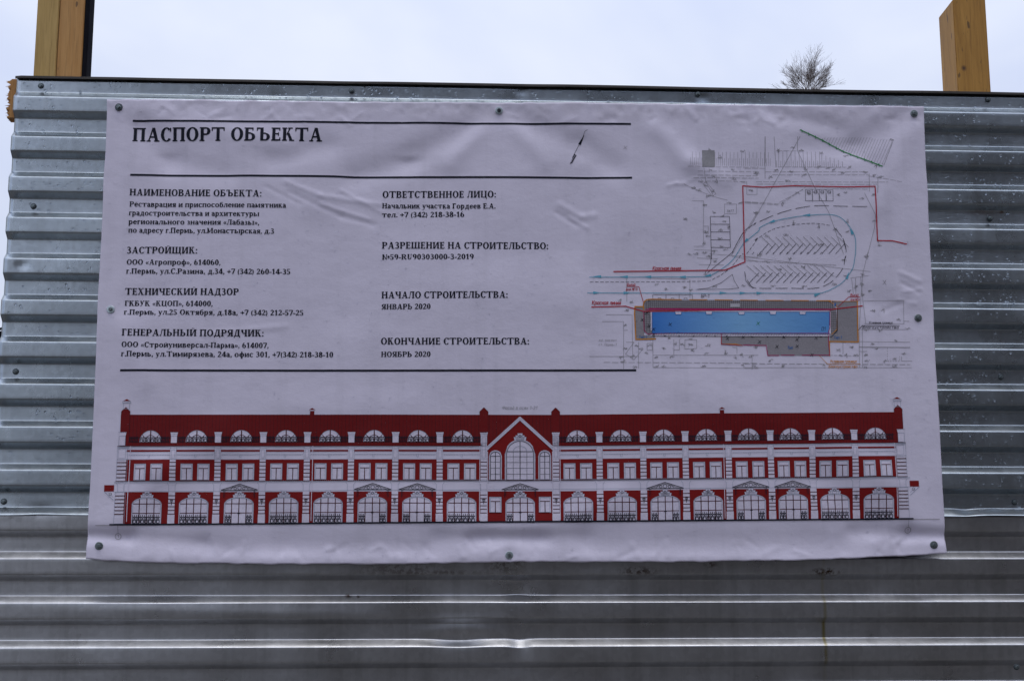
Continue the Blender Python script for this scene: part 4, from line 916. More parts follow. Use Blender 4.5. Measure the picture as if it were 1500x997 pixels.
def thin(ink, s, x0, x1, b0, cap, wd):
    A = P(x0, b0); B = P(x1, b0); hm = P(x0, b0-cap)[1]-A[1]; x = 0; it = []
    for ch in s:
        if ch == ' ': x += .35; continue
        g = STK.get(ch, [[(0, 0), (.3, .7)]]); it.append((x, g)); x += max(p[0] for q in g for p in q)+.2
    for gx, g in it:
        for st in g: ink.line([(A[0]+(B[0]-A[0])*(gx+a+.15*b_)/x, A[1]+(B[1]-A[1])*(gx+a)/x+b_*hm) for a, b_ in st], wd*PXM)
ik = Ink('drawing_caption', M['lgrey'], 1); thin(ik, 'Фасад в осях 1-21', 735.5, 787, 599.6, 4.6, .7); ik.build(label='faint grey caption above the facade')

# --- site plan -------------------------------------------------------
sp = {}
SPN = {'scar': 'plan_red_line', 'cyan': 'plan_traffic_arrows', 'green': 'plan_green_line', 'orange': 'plan_orange_border', 'pav': 'plan_paving', 'blue': 'plan_building', 'blue1': 'plan_notes', 'mag': 'plan_magenta_border', 'black': 'plan_black_lines', 'grey': 'plan_survey_lines', 'lgrey': 'plan_survey_marks', 'white': 'plan_gaps', 'line': 'plan_dashes'}
def SI(k, l):
    if k not in sp: sp[k] = Ink(SPN[k], M[k], l)
    sp[k].l = l
    return sp[k]
def Zf(ox, oy, sc_): return lambda pts: [(ox+a/sc_, oy+b_/sc_) for a, b_ in pts]
Z5, Z6, Z7, Z8 = Zf(850, 180, 4.985), Zf(1090, 180, 4.985), Zf(850, 370, 5.246), Zf(1090, 370, 5.246)
def SL(k, l, pts, wd): SI(k, l).line(PL(pts), wd*PXM)
def SQ(k, l, pts): SI(k, l).quad(*PL(pts))
def smooth_(pts, n=6):
    o = []
    pp = [pts[0]]+list(pts)+[pts[-1]]
    for i in range(1, len(pp)-2):
        p0, p1, p2, p3 = [np.array(pp[i+j], float) for j in (-1, 0, 1, 2)]
        for j in range(n):
            t = j/n; o.append(tuple(.5*((2*p1)+(-p0+p2)*t+(2*p0-5*p1+4*p2-p3)*t*t+(-p0+3*p1-3*p2+p3)*t**3)))
    o.append(tuple(pts[-1])); return o
def arrow(tip, ang, L=8, hw=1.5):
    c, s_ = math.cos(ang), math.sin(ang); x, y = tip
    SQ('cyan', 4, [(x, y), (x-L*c+hw*s_, y-L*s_-hw*c), (x-L*c, y-L*s_), (x-L*c-hw*s_, y-L*s_+hw*c)])
# red line
SL('scar', 4, Z7([(255, 149), (1110, 138), (1262, 75)])+Z6([(0, 940)])[:0]+[(1089.5, 367), (1086.8, 273.8)]+Z6([(130, 477), (350, 468), (740, 476), (946, 472), (967, 865), (1075, 866), (1180, 890)]), 1.6)
SL('scar', 4, Z7([(84, 423), (345, 415), (485, 455), (1364, 440)])+Z8([(660, 440), (905, 411)]), 1.5)
SL('scar', 4, Z7([(357, 262), (448, 264), (487, 400)]), .8); SL('scar', 4, Z8([(888, 343), (800, 343), (715, 420)]), .8)
thin(SI('scar', 4), 'Красная линия', *[Z7([(555, 136)])[0][0], Z7([(775, 136)])[0][0], Z7([(555, 136)])[0][1]], 5.2, .8)
thin(SI('scar', 4), 'Красная линия', *[Z7([(88, 403)])[0][0], Z7([(312, 403)])[0][0], Z7([(88, 403)])[0][1]], 5.4, .8)
thin(SI('scar', 4), 'Въезд', 918, 930.5, 419.3, 3.8, .55); thin(SI('scar', 4), 'для МГН', 916.5, 933.5, 426, 3.6, .55)
thin(SI('scar', 4), 'Въезд', 1245, 1257, 434.5, 3.8, .55); thin(SI('scar', 4), 'для МГН', 1245, 1259, 441, 3.2, .5)
thin(SI('black', 4), 'БР-1', Z7([(925, 348)])[0][0], Z7([(990, 348)])[0][0], Z7([(925, 348)])[0][1], 4.8, .5)
# traffic line
SL('cyan', 3, smooth_(Z7([(68, 193), (500, 190), (930, 188), (1010, 172), (1110, 110), (1190, 0)])[:-1]+Z5([(1120, 990), (1190, 885), (1296, 795)])+Z6([(110, 770), (200, 728), (330, 700), (450, 684), (600, 676), (690, 695), (760, 760), (803, 840), (808, 940)])+Z8([(845, 40), (830, 120), (790, 185), (735, 245), (620, 303), (520, 316), (100, 313)])+Z7([(1364, 313), (1000, 316), (480, 313), (52, 314)])), .9)
for p in Z7([(95, 188), (300, 189), (480, 189), (745, 190), (940, 188)]): arrow(p, math.pi+(-.2 if p[0] > 1025 else 0), 12, 2)
for p in Z7([(155, 313), (388, 312), (1125, 312)])+Z8([(20, 313), (150, 313)]): arrow(p, 0, 11, 2)
arrow(Z8([(655, 300)])[0], -.25, -11, 2) if False else arrow(Z8([(590, 313)])[0], math.pi-.35, -11, 2)
for p, a in ((Z6([(165, 740)])[0], math.pi-.35), (Z6([(420, 683)])[0], math.pi-.05), (Z6([(762, 770)])[0], math.pi*1.5-.45), (Z8([(800, 150)])[0], -math.pi/2+.3), (Z6([(-18, 890)])[0], math.pi-.75)): arrow(p, a, 11, 2)
# dashes
def SD(k, l, pts, wd, on, off): SI(k, l).dash(PL(pts), wd*PXM, on*PXM, off*PXM)
SD('black', 3, smooth_(Z7([(72, 230), (480, 227), (930, 222), (1040, 195), (1150, 120), (1235, 20)])+Z5([(1210, 960), (1290, 848)])+Z6([(75, 862), (200, 785), (330, 755), (430, 743), (530, 742), (620, 756)])), .6, 5, 2.6)
SL('black', 3, smooth_(Z7([(975, 160), (1020, 120), (1160, 5)])+Z5([(1110, 940), (1190, 800), (1275, 740)])+Z6([(70, 742)])), .7)
SD('black', 3, smooth_(Z6([(110, 725), (240, 670), (400, 628), (540, 612), (700, 616), (900, 619)])), .7, 22, 7)
SD('black', 3, smooth_(Z6([(650, 770), (690, 815), (720, 860), (738, 930), (735, 990)])+Z8([(770, 40), (755, 120), (700, 195), (640, 245), (540, 276), (340, 276), (90, 275), (45, 250), (10, 190), (0, 150)])), .7, 18, 6)
SL('black', 3, Z7([(895, 285), (980, 275), (1080, 235), (1165, 170), (1180, 220), (1215, 275), (1130, 283), (895, 285)]), .5)
SL('black', 3, Z7([(1002, 0), (1000, 80), (958, 158)]), .5); SL('black', 3, Z7([(1262, 160), (1270, 220), (1300, 260), (1350, 277)]), .6)
# herringbone parking
for i in range(12):
    x = 110+i*50.5
    if i < 12: SL('black', 3, Z6([(x-3, 960), (x+62, 888)]), .65); SL('grey', 3, Z6([(x+14, 838), (x+68, 888), (x+90, 912)]), .65)
for i in range(13):
    x = 38+i*52
    if i < 12: SL('black', 3, Z8([(x, 233), (x+72, 158)]), .7); SL('grey', 3, Z8([(x-22, 103), (x+72, 185)]), .65)
    if i < 11: SL('black', 3, Z8([(x+22, 15), (x+34, 0)]), .6)
SL('black', 3, Z6([(716, 850), (738, 930)]), .8)
# small boxes
for a in range(4): SL('black', 3, Z6([(440+a*50, 494), (490+a*50, 494), (492+a*50, 577), (440+a*50, 577), (440+a*50, 494)]), .5); SL('black', 3, Z6([(452+a*50, 507), (475+a*50, 507), (473+a*50, 522), (452+a*50, 520), (452+a*50, 507)]), .7)
for a in range(4): SL('black', 3, Z5([(944+a*2, 690+a*56), (1084+a*2, 690+a*56), (1087+a*2, 746+a*56), (946+a*2, 746+a*56), (944+a*2, 690+a*56)]), .6)
SL('black', 3, Z5([(953, 914), (955, 997)]), .6)
for a in range(3): SL('black', 3, Z7([(555+a*101, 326), (656+a*101, 328), (656+a*101, 362)]), .5); SL('black', 3, Z7([(595+a*100, 362), (595+a*100, 352), (617+a*100, 352), (617+a*100, 362)]), .5)
SL('black', 3, Z7([(555, 326), (555, 362)]), .5)
# green boundary with ticks and its hatch
gl = Z6([(405, 57), (480, 90), (570, 132), (712, 207), (870, 273), (1000, 326)])
SL('green', 4, gl, 1.5)
for i in range(12): 
    t = i/11; x = 417+(975-417)*t; y = np.interp(x, [405, 570, 712, 870, 1000], [60, 132, 207, 273, 326]); SL('green', 4, Z6([(x-2, y-9), (x+2, y+9)]), 1.1)
for i in range(24):
    x = 575+i*18.2; y = float(np.interp(x, [405, 570, 712, 870, 1000], [60, 132, 207, 273, 326])); tp = 110 if x < 850 else 118+(x-850)*.08
    SL('grey', 3, Z6([(x, y), (x+(y-tp)*.42+4, tp)]), .38)
# survey hatches along the top
for i in range(60):
    x = 797+i*13.9
    if 885 < x < 975: continue
    SL('grey', 2, Z5([(x, 322), (x, 222 if i % 2 else 268)]), .4) if x < 1390 else None
for i in range(34): x = 232+i*15.0; SL('grey', 2, Z6([(x, 330), (x, (215 if i % 2 else 285) if x < 560 else 235+(x-560)*.35+(40 if i % 2 else 0))]), .4)
SQ('grey', 1, Z5([(884, 332), (976, 332), (976, 208), (884, 208)]))
for (a, b_) in (((780, 332), (1296, 332)), ((820, 411), (1296, 411)), ((850, 365), (1296, 363)), ((850, 393), (1296, 393)), ((855, 436), (1210, 436))): SD('grey', 2, Z5([a, b_]), .5, 8, 2.5)
for (a, b_) in (((0, 340), (150, 340)), ((80, 437), (1040, 442)), ((90, 455), (960, 458)), ((150, 365), (880, 365)), ((200, 387), (900, 387)), ((240, 330), (740, 332)), ((230, 212), (430, 210)), ((900, 395), (1140, 440)), ((0, 580), (250, 600)), ((250, 590), (430, 490)), ((260, 600), (440, 480)), ((640, 490), (900, 492)), ((0, 590), (240, 606))): SD('grey', 2, Z6([a, b_]), .45, 9, 2)
for pts in ([(147, 110), (147, 415)], [(213, 110), (226, 330)], [(405, 105), (120, 620), (30, 780)], [(386, 105), (386, 210), (500, 465), (610, 660), (650, 770), (720, 960)], [(905, 380), (905, 510)], [(968, 400), (965, 520)], [(870, 520), (950, 680), (945, 770), (890, 990)], [(965, 865), (985, 900)], [(1075, 150), (1010, 320)]):
    SL('grey', 2, Z6(pts), .55)
SL('grey', 2, Z6([(147, 110), (148, 300)]), .9)
for pts in ([(810, 577), (895, 577), (895, 905), (825, 905)], [(895, 340), (910, 440), (970, 545)], [(890, 455), (915, 440), (985, 525), (960, 545), (890, 455)], [(750, 455), (900, 520), (1000, 555), (1070, 572)], [(1048, 600), (1135, 600), (1135, 670), (1048, 670), (1048, 600)], [(895, 760), (930, 760), (930, 820)], [(830, 930), (1000, 935)], [(940, 960), (1296, 985)], [(1296, 590), (1170, 585)], [(1100, 970), (1290, 655)], [(1210, 480), (1210, 530), (1285, 530), (1285, 480)], [(1170, 440), (1210, 440), (1210, 462)]): SL('grey', 2, Z5(pts), .45)
for pts in ([(165, 533), (330, 533), (330, 900)], [(68, 800), (445, 800)], [(195, 480), (390, 480)], [(395, 480), (400, 825)], [(555, 675), (555, 885)], [(555, 790), (1364, 790)], [(555, 885), (1364, 890)], [(715, 670), (715, 790)], [(758, 670), (758, 750), (715, 752)], [(800, 672), (890, 672), (890, 740), (800, 742), (800, 672)], [(360, 600), (335, 600)], [(350, 690), (410, 690), (345, 780), (410, 825), (480, 740)], [(840, 205), (840, 350)], [(355, 200), (355, 380)], [(540, 200), (830, 205)], [(445, 690), (445, 890)], [(1165, 730), (1200, 730), (1200, 780)], [(910, 95), (1100, 98)], [(895, 45), (1050, 50)], [(1160, 30), (1364, 70)], [(510, 700), (550, 700), (550, 752), (510, 752), (510, 700)]): SL('grey', 2, Z7(pts), .5)
SD('grey', 2, Z7([(180, 845), (1364, 852)]), .6, 9, 3)
for pts in ([(0, 35), (965, 150)], [(0, 65), (700, 100)], [(920, 370), (1222, 370), (1225, 548), (920, 548)], [(890, 190), (930, 548)], [(905, 190), (880, 590)], [(820, 200), (835, 320)], [(850, 200), (855, 320)], [(810, 200), (950, 180)], [(945, 0), (900, 190)], [(1222, 528), (1265, 528)], [(890, 592), (1250, 592)], [(880, 685), (1270, 690)], [(880, 590), (880, 885)], [(0, 885), (1280, 885)], [(755, 690), (755, 780)], [(905, 560), (905, 885)], [(1205, 800), (1205, 835), (1285, 835)], [(57, 790), (57, 900)], [(880, 760), (940, 760)], [(1060, 215), (1085, 250)], [(1085, 215), (1060, 250)]): SL('grey', 2, Z8(pts), .5)
SL('grey', 3, Z8([(880, 727), (1270, 730)]), .9); SD('grey', 2, Z8([(0, 855), (1270, 862)]), .7, 8, 3); SD('grey', 2, Z8([(1095, 733), (1095, 835), (1190, 835), (1190, 800)]), .5, 2, 2); SD('grey', 2, Z8([(650, 790), (880, 795)]), .5, 5, 2)
SL('black', 3, Z8([(870, 602), (903, 563), (1190, 563)]), .7); thin(SI('black', 3), 'Условная граница', 1272, 1307, 474.6, 3.4, .5); thin(SI('black', 3), 'благоустройства', 1263, 1316, 481.5, 3.6, .5)
SL('orange', 4, Z8([(575, 795), (635, 858), (885, 858)]), .7); thin(SI('orange', 4), 'Условная граница', 1215, 1254, 531.5, 4, .6); thin(SI('orange', 4), 'благоустройства', 1213, 1255, 539, 4, .6)
# paving, building
SQ('pav', 0, Z7([(478, 670), (420, 670), (418, 420), (478, 420)])); SQ('pav', 0, Z7([(478, 670), (478, 420), (488, 420), (488, 640)]))
SQ('pav', 0, Z7([(478, 670), (478, 635), (570, 645), (572, 668)]))
SQ('pav', 0, Z7([(487, 600), (487, 390), (530, 362), (545, 600)])); SQ('pav', 0, [Z7([(525, 450)])[0], Z7([(525, 362)])[0], Z8([(660, 372)])[0], Z8([(700, 440)])[0]]); SQ('pav', 0, [Z7([(525, 640)])[0], Z7([(487, 600)])[0], Z7([(545, 590)])[0], Z7([(552, 620)])[0]])
SQ('pav', 0, Z8([(650, 640), (650, 436), (700, 420), (715, 600)])); SQ('pav', 0, Z8([(650, 685), (716, 600), (712, 372), (866, 374)])[:0] or Z8([(712, 685), (712, 374), (866, 374), (872, 688)])); SQ('pav', 0, Z8([(655, 685), (655, 640), (714, 600), (714, 685)])); SQ('pav', 0, Z8([(664, 374), (712, 374), (712, 430), (700, 400)]))
SQ('pav', 0, [Z7([(1080, 708)])[0], Z7([(1080, 645)])[0], Z8([(172, 650)])[0], Z8([(172, 716)])[0]]); SQ('pav', 0, Z8([(176, 792), (172, 650), (650, 650), (652, 795)]))
SQ('blue', 3, [Z7([(552, 625)])[0], Z8([(650, 625)])[0], Z8([(650, 460)])[0], Z7([(552, 463)])[0]])
# white ragged strip round the building
SQ('white', 1, [Z7([(548, 462)])[0], Z8([(655, 458)])[0], Z8([(655, 448)])[0], Z7([(548, 452)])[0]]); SQ('white', 1, [Z7([(555, 643)])[0], Z8([(655, 645)])[0], Z8([(655, 626)])[0], Z7([(555, 626)])[0]])
SQ('white', 1, Z7([(538, 600), (552, 600), (552, 458), (538, 458)])); SQ('white', 1, Z8([(650, 625), (662, 625), (662, 458), (650, 458)]))
x = 956.0
while x < 1214: SL('black', 3, [(x, 489.2), (x+1, 491.8)], .35); x += 2.4
# tile grid
SI('mag', 2).quad(*PL([(950, 451.8), (1216, 452.6), (1216, 454.4), (950, 453.8)]))
x = Z7([(505, 0)])[0][0]; xe_ = Z8([(690, 0)])[0][0]
while x < xe_: SL('black', 1, [(x, 440.3), (x, 453.6)], .38); x += 2.9
for y in (442.8, 445.6, 448.4, 451.2): SL('black', 1, [(944, y), (xe_+2, y+.6)], .38)
for q in (490, 508, 526, 540): SL('black', 1, Z7([(q, 455), (q, 618)]), .38)
for q in range(465, 620, 17): SL('black', 1, Z7([(487, q), (545, q)]), .38); SL('black', 1, Z8([(662, q), (708, q)]), .38)
for q in (670, 686, 702): SL('black', 1, Z8([(q, 450), (q, 615)]), .38)
# borders
SL('orange', 4, smooth_(Z7([(485, 440), (485, 390), (520, 363), (640, 363)]), 4), 1.6); SD('orange', 4, [Z7([(640, 363)])[0], Z8([(350, 370)])[0], Z8([(660, 372)])[0]], 1.3, 26, 12); SL('orange', 4, Z8([(640, 372), (705, 405), (712, 430), (710, 590), (668, 630)]), .9)
SL('orange', 4, Z7([(478, 418), (418, 418), (414, 470), (424, 670), (575, 666)]), 1.7); SL('orange', 4, Z8([(664, 374), (780, 378), (866, 376)]), .8); SL('orange', 4, Z8([(866, 372), (868, 560), (872, 688), (650, 685), (652, 795)]), 1.6); SL('orange', 4, Z7([(1080, 650), (1080, 706), (1190, 706), (1240, 716)]), 1.3)
SL('mag', 5, [Z7([(485, 455)])[0], Z7([(487, 600)])[0], Z7([(510, 628)])[0], Z7([(700, 622)])[0], Z8([(640, 622)])[0], Z8([(655, 575)])[0], Z8([(655, 450)])[0]], .9); SL('mag', 5, [Z7([(1080, 625)])[0], Z7([(1080, 706)])[0], Z7([(1245, 716)])[0]], .9); SL('mag', 5, [Z7([(1250, 712)])[0], Z8([(165, 716)])[0], Z8([(177, 792)])[0], Z8([(262, 792)])[0]], 1.1); SL('mag', 5, Z8([(280, 790), (380, 790)]), 1); SL('mag', 5, Z8([(440, 790), (652, 790), (642, 660), (650, 620)]), 1)
SL('mag', 5, [Z7([(500, 440)])[0], Z8([(660, 440)])[0]], 1.6); SL('blue1', 5, [Z7([(550, 463)])[0], Z7([(550, 622)])[0], Z8([(652, 625)])[0]], .9); SL('blue1', 5, [Z7([(550, 460)])[0], Z8([(652, 458)])[0], Z8([(650, 560)])[0]], .7)
for x, y in Z7([(750, 462), (985, 462), (1235, 462)])+Z8([(218, 462), (445, 462)]): SQ('white', 5, [(x-4, y+3), (x+4, y+3), (x+5, y-1.5), (x-5, y-1.5)]); SL('blue1', 6, [(x-5, y-1), (x-4, y+3), (x+4, y+3), (x+5, y-1)], .7)
SL('black', 5, [Z7([(555, 645)])[0], Z8([(668, 648)])[0], Z8([(712, 600)])[0], Z8([(712, 430)])[0]], .8)
for x, y in Z7([(650, 643), (760, 645), (870, 645), (970, 645), (1035, 645), (1125, 645)])+Z8([(60, 648), (180, 648), (300, 648), (420, 648), (590, 648)]): SQ('black', 5, [(x-1.6, y+1.1), (x+1.8, y), (x+1.8, y), (x-1.6, y-1.1)])
def cross(p, r=2.4, k='black', wd=.6): x, y = p; SL(k, 6, [(x-r, y+r*.8), (x+r, y-r*.8)], wd); SL(k, 6, [(x-r*.6, y-r), (x+r*.7, y+r)], wd)
for p in Z7([(510, 465), (473, 520), (525, 566), (560, 592), (687, 555), (560, 632), (1127, 662), (1248, 652)])+Z8([(115, 688), (248, 724), (403, 722), (402, 670), (548, 658), (303, 652), (515, 788)]): cross(p)
cross(Z8([(104, 546)])[0], 2.6, 'green', .6); cross(Z5([(325, 188)])[0], 2.6, 'grey', .5)
SQ('lgrey', 3, Z7([(1150, 420), (1222, 420), (1222, 395), (1150, 395)]))
thin(SI('black', 4), '01', 1202.5, 1208.8, 484.5, 5, .5); thin(SI('blue1', 4), 'Тип 1', 935, 947, 496, 3.6, .5); thin(SI('blue1', 4), 'Тип 1', 1220.5, 1232.5, 496.5, 3.8, .6); thin(SI('blue1', 4), 'Тип', 1152.5, 1160.8, 511.5, 4, .6); SQ('blue1', 5, Z8([(688, 412), (702, 412), (702, 392), (688, 392)]))
thin(SI('lgrey', 3), 'жд. вокзал', 876.5, 903, 500, 3, .5); thin(SI('lgrey', 3), 'ст. Пермь-1', 876.5, 903, 506.5, 3, .5)
thin(SI('grey', 3), '5477', 1064, 1074, 312, 3.4, .45)
# north arrow
SL('black', 3, [(838, 232), (854, 201)], .6); SL('black', 3, [(854, 201), (856, 194), (860, 191.6)], .5)
SQ('black', 3, [(834.5, 241), (837.5, 240), (844.5, 228), (841.5, 226)]); SQ('black', 3, [(847, 211), (850.5, 213), (855.5, 199), (855, 199)]); SL('white', 4, [(836, 239), (843, 227)], .4)
# tangled survey figures, too small to read
rg = random.Random(3)
def scrib(x, y, w_=6, h_=4, k='grey', ang=0, n=8, l=2):
    pts = []
    for i in range(n):
        u = (i/(n-1)-.5)*w_; v = rg.uniform(-.5, .5)*h_; pts.append((x+u*math.cos(ang)-v*math.sin(ang), y+u*math.sin(ang)+v*math.cos(ang)))
    SL(k, l, pts, .5)
for (x, y) in Z5([(940, 205), (1020, 255), (1180, 215), (930, 265), (935, 355), (1110, 350), (960, 400), (1285, 370), (1115, 420), (880, 436), (990, 436), (930, 545), (820, 480), (860, 500), (760, 708), (1080, 590), (1170, 590), (970, 660), (1030, 690), (1045, 725), (1080, 765), (1020, 790), (1020, 850), (1030, 905), (905, 605), (910, 800), (930, 830), (905, 880), (800, 960), (840, 962), (900, 950), (975, 945), (1060, 930), (1290, 660), (1240, 500), (960, 505), (915, 465)])+Z6([(85, 375), (185, 405), (230, 355), (340, 365), (440, 345), (540, 330), (610, 335), (650, 345), (760, 330), (715, 370), (880, 370), (985, 405), (935, 395), (1070, 130), (740, 243), (955, 330), (390, 520), (270, 600), (170, 655), (470, 525), (680, 530), (735, 515), (850, 560), (940, 530), (355, 735), (540, 760), (750, 725), (750, 800), (300, 825), (165, 835), (550, 890), (945, 720), (985, 900), (890, 975), (310, 430), (430, 390), (560, 222), (415, 205), (245, 210), (350, 185), (660, 785), (110, 965), (80, 660)])+Z7([(390, 380), (350, 450), (300, 370), (580, 250), (800, 265), (845, 290), (1030, 262), (1255, 260), (960, 165), (980, 30), (1030, 70), (340, 560), (340, 740), (390, 800), (430, 720), (460, 740), (500, 770), (305, 810), (330, 838), (420, 885), (680, 662), (840, 662), (975, 715), (960, 780), (580, 805), (700, 805), (860, 755), (1190, 805), (1240, 790), (1110, 770), (580, 875), (640, 875), (940, 878), (1250, 870), (635, 735), (733, 700), (780, 710), (845, 710), (530, 715), (660, 280)])+Z8([(120, 20), (350, 50), (170, 72), (270, 130), (455, 115), (220, 260), (460, 260), (690, 245), (770, 180), (760, 60), (935, 40), (900, 170), (905, 250), (855, 265), (960, 295), (910, 320), (985, 447), (1070, 447), (1185, 518), (940, 600), (1035, 600), (1160, 680), (1010, 740), (1222, 780), (1080, 838), (1150, 820), (720, 750), (820, 728), (740, 790), (785, 792), (860, 790), (200, 828), (50, 800), (85, 730), (80, 872), (290, 872), (610, 875), (930, 878), (1150, 878), (940, 830), (980, 710), (1250, 580), (930, 785), (800, 300)]):
    scrib(x+rg.uniform(-2, 2), y+rg.uniform(-1.5, 1.5), rg.uniform(3, 6), rg.uniform(2, 3.5), 'grey', rg.choice([0, .3, -.4]), 9)
    scrib(x, y, rg.uniform(4, 8), rg.uniform(2, 4), rg.choice(['grey', 'grey', 'lgrey']), rg.choice([0, 0, 0, .4, -.5, 1.4]), rg.randint(7, 12))
root_p = sp['grey'].build(label='printed site plan with pale survey lines'); root_p.name = 'site_plan'; root_p['kind'] = 'stuff'
for k_, ik in sp.items():
    if k_ != 'grey':
        o = ik.build(root_p)
        if k_ in ('black', 'lgrey', 'mag', 'blue1', 'cyan'): o['kind'] = 'stuff'

# --- banner screws, each pressed into the vinyl
for (px, py, kind) in ((174, 157, 0), (731, 162, 1), (1339, 166.5, 2), (162, 453, 3), (1345, 465.5, 2), (145, 799, 2), (746, 812.5, 3), (1368, 797.5, 2)):
    X, Z = P(px, py, BY); y = BY-float(bdisp(X, Z))-.0014
    W_, H_ = ((W4, H1), (W3, H2), (W2, H3), (W3, H3))[kind]
    screw(px, py, y, ban, BO, W_, H_)

# ------------------------------------------------------------------ rain drops
def drops(name, items, parent, off, seg=8):
    """items: (x, y, z, r, h, normal dy, dz) small domes standing on the surface"""
    V = []; F = []
    for (x, y, z, r, h, ny, nz, el) in items:
        o = len(V); n_ = Vector((0, ny, nz)).normalized(); t1 = Vector((1, 0, 0)); t2 = n_.cross(t1)
        for (rr, hh) in ((1.0, -.05), (.93, .42), (.62, .83)):
            for i in range(seg):
                a = 2*math.pi*i/seg; p = Vector((x, y, z))+t1*(r*rr*math.cos(a))+t2*(r*el*rr*math.sin(a))+n_*(h*hh); V.append(tuple(p))
        V.append(tuple(Vector((x, y, z))+n_*h)); 
        for j in range(2):
            for i in range(seg): F.append((o+j*seg+i, o+j*seg+(i+1) % seg, o+(j+1)*seg+(i+1) % seg, o+(j+1)*seg+i))
        for i in range(seg): F.append((o+2*seg+i, o+2*seg+(i+1) % seg, o+3*seg))
    o = newmesh(name, V, F, M['water'], smooth=True); o['kind'] = 'stuff'
    o.parent = parent
    if off is not None: o.matrix_parent_inverse = Matrix.Translation(-off)
    return o
rd = random.Random(11)
def flats(ztop, i): return ((ztop-.1*i-.003, ztop-.1*i-.031, 0.0), (ztop-.1*i-.0545, ztop-.1*i-.0835, -DEPTH))
BXL0 = [P(158, 147)[0], P(130, 818)[0]]; BXR0 = [P(1350, 158)[0], P(1384, 810)[0]]
def under_banner(x, z):
    t = (ZTOPB-z)/(ZTOPB-ZBOTB)
    return 0 < t < 1 and BXL0[0]*(1-t)+BXL0[1]*t < x < BXR0[0]*(1-t)+BXR0[1]*t
it = []
for n_ in range(26000):
    x = rd.uniform(XL+.01, XL+2.95); i = rd.randrange(0, 11); f = flats(TOPZ, i)[rd.random() < .5]
    z = f[1]+(f[0]-f[1])*rd.random()**1.2; 
    if z < ZU_END+.004 or under_banner(x, z): continue
    dens = .5+.5*float(vnoise(x*7, z*9, 71)); dens = max(0, dens-.25)*1.3
    if i <= 0: dens += .12
    if x < XL+.15: dens *= .6
    if rd.random() > dens*.55: continue
    r = rd.choice((.0012, .0016, .0020, .0025, .0031)); dy, dz = sheet_disp(np.array([x]), np.array([z]), None, .0010, 3)
    it.append((x, f[2]+float(dy[0])-.0001, z+float(dz[0]), r, r*.8, -1, 0, rd.uniform(1, 1.5)))
drops('water_drops', it, su, None) ; print('drops', len(it))
it = []
for n_ in range(1400):
    x = rd.uniform(XL+.01, XL+2.9); i = rd.randrange(0, 6); f = flats(ZL, i)[rd.random() < .6]; z = rd.uniform(f[1], f[0])
    if z > ZU_END-.01 or under_banner(x, z): continue
    if rd.random() > .55: continue
    r = rd.choice((.0009, .0012, .0016, .0021)); dy, dz = sheet_disp(np.array([x]), np.array([z]), None, .0016, 11)
    it.append((x, f[2]+.0022+.045*(ZL-z)+float(dy[0])-.0001, z+float(dz[0]), r, r*.75, -1, 0, rd.uniform(1, 1.4)))
drops('water_drops', it, sl, None)
xs_ = []; zs_ = []
for n_ in range(5200):
    t = rd.random(); a = rd.random(); z = ZTOPB*(1-t)+ZBOTB*t
    xl = BXL0[0]*(1-t)+BXL0[1]*t; xr_ = BXR0[0]*(1-t)+BXR0[1]*t; x = xl+.01+(xr_-xl-.02)*a
    if .5+.5*float(vnoise(x*6, z*6, 77)) < rd.random()*.9: continue
    xs_.append(x); zs_.append(z)
yy = BY-bdisp(np.array(xs_), np.array(zs_))
it = [(x, y-.0006, z, r, r*.7, -1, 0, rd.uniform(1, 1.3)) for x, y, z, r in ((a, b_, c, rd.choice((.0006, .0008, .0011, .0015))) for a, b_, c in zip(xs_, yy, zs_))]
drops('rain_beads', it, ban, BO, 6)

# ------------------------------------------------------------------ bare tree far behind
TD = 38.0
def PT(px, py): 
    d = Fv*FPX + Rv*(px-750) - Uv*(py-498.5); t = (TD-CAM[1])/d[1]; q = CAM+d*t; return q
topv = PT(1165, 67); basev = PT(1186, 132)
tree = empty('bare_tree', (float(basev[0]), TD, 0)); tag(tree, 'leafless tree showing only its twiggy crown above the fence top', 'tree')
class Limb:
    def __init__(s): s.v, s.f = [], []
    def tube(s, pts, r0, r1, seg=4):
        o0 = len(s.v); n = len(pts)
        for i, p in enumerate(pts):
            d = (pts[min(i+1, n-1)]-pts[max(i-1, 0)]).normalized(); a = d.orthogonal().normalized(); b_ = d.cross(a); r = r0+(r1-r0)*i/(n-1)
            for k in range(seg): an = 2*math.pi*k/seg; s.v.append(tuple(p+a*(r*math.cos(an))+b_*(r*math.sin(an))))
        for i in range(n-1):
            for k in range(seg): s.f.append((o0+i*seg+k, o0+i*seg+(k+1) % seg, o0+(i+1)*seg+(k+1) % seg, o0+(i+1)*seg+k))
rt = random.Random(21)
H = float(topv[2]); cx = 0.0
trunk = Limb(); tp = [Vector((.05*math.sin(i*.8), .04*math.cos(i), H*.74*i/14)) for i in range(15)]
trunk.tube(tp, .22, .05, 8)
to = newmesh('trunk', trunk.v, trunk.f, M['bark'], tree, True)
crown = Limb()
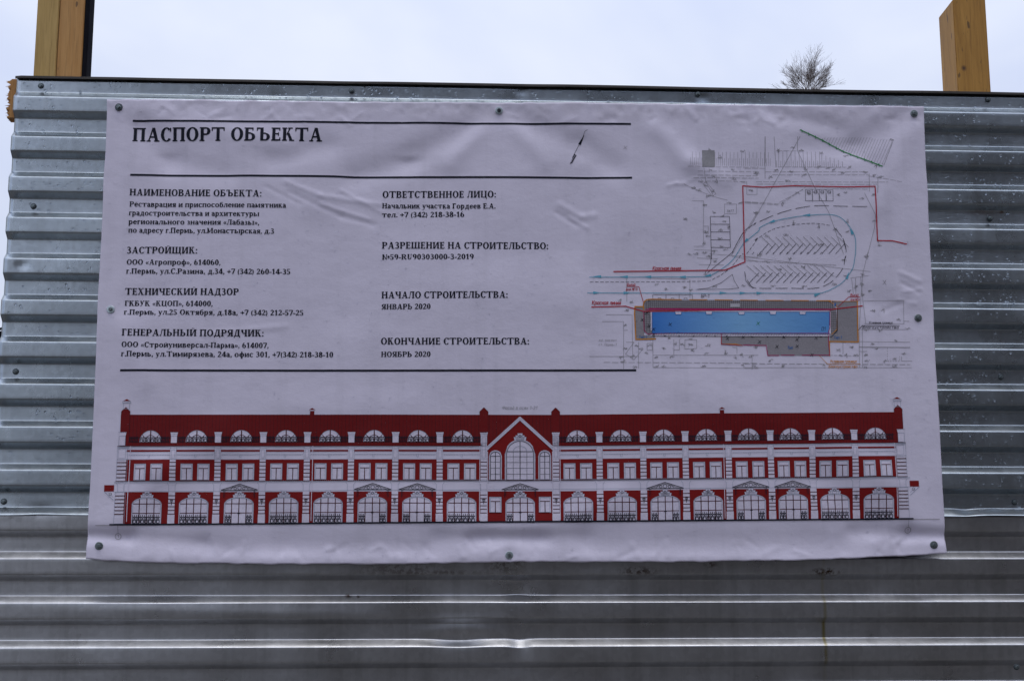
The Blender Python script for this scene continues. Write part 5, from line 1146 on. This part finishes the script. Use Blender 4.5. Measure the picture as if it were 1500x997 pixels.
def grow(p, d, L, r, depth):
    n = 5; pts = [p]; q = p.copy(); dd = d.copy()
    for i in range(n):
        dd = (dd+Vector((rt.uniform(-1, 1), rt.uniform(-1, 1), rt.uniform(-.3, .9)))*.13).normalized(); q = q+dd*L/n; pts.append(q.copy())
    crown.tube(pts, r*.8, max(.0032, r*.36), 4 if depth < 2 else 3)
    if depth == 0: return
    k = rt.randint(4, 6)
    for i in range(k):
        t = rt.uniform(.25, 1); idx = min(n-1, int(t*n)); bp = pts[idx].lerp(pts[idx+1], t*n-idx if t < 1 else 1)
        nd = (dd*1.2+Vector((rt.uniform(-1, 1), rt.uniform(-1, 1), rt.uniform(-.1, .6)))*.75).normalized()
        grow(bp, nd, L*rt.uniform(.45, .66), max(.004, r*.5), depth-1)
for i in range(14):
    z = H*(.36+.24*i/13); a = i*2.4; sp_ = 1-(i/15)*.4
    grow(Vector((0, 0, z)), Vector((math.cos(a)*sp_, math.sin(a)*sp_, .75)).normalized(), (1.9-1.1*i/13), .035, 3)
rt2 = random.Random(4); C0 = Vector((0, 0, H-1.42)); RR = 1.5
def twig(p, d, L, r, depth):
    n = 5; pts = [p]; q = p.copy(); dd = d.copy()
    for i in range(n):
        dd = (dd+Vector((rt2.uniform(-1, 1), rt2.uniform(-1, 1), rt2.uniform(-.6, .9)))*.11).normalized(); q = q+dd*L/n; pts.append(q.copy())
    crown.tube(pts, r, max(.0020, r*.4), 3)
    if depth == 0: return
    for i in range(rt2.randint(3, 5)):
        t = rt2.uniform(.3, .98); idx = min(n-1, int(t*n)); bp = pts[idx].lerp(pts[idx+1], t*n-idx)
        nd = (dd+Vector((rt2.uniform(-1, 1), rt2.uniform(-1, 1), rt2.uniform(-.3, .6)))*.7).normalized()
        twig(bp, nd, L*rt2.uniform(.5, .75), max(.0026, r*.5), depth-1)
for i in range(32):
    a = i*2.39996; po = math.radians(3+86*((i+.5)/32)**.75)
    base = C0+Vector((0, 0, -.08+.16*math.sin(po)))
    twig(base, Vector((math.cos(a)*math.sin(po)-.06, math.sin(a)*math.sin(po), math.cos(po)+.05)).normalized(), RR*rt2.uniform(.48, .64)*(1-.36*math.sin(po)), .010, 3)
crown.tube([Vector((0, 0, H*.70)), Vector((.03, 0, H*.8)), C0], .05, .02, 5)
# bring the tallest twig to the height seen in the photograph
mz = max(v[2] for v in crown.v); kz = H/mz
co = newmesh('crown', [(v[0]*.98, v[1]*.98, v[2]*kz) for v in crown.v], crown.f, M['bark'], tree, False)
to.scale.z = kz
co['label'] = 'bare twiggy crown without leaves'
print('tree faces', len(crown.f), 'H', H)
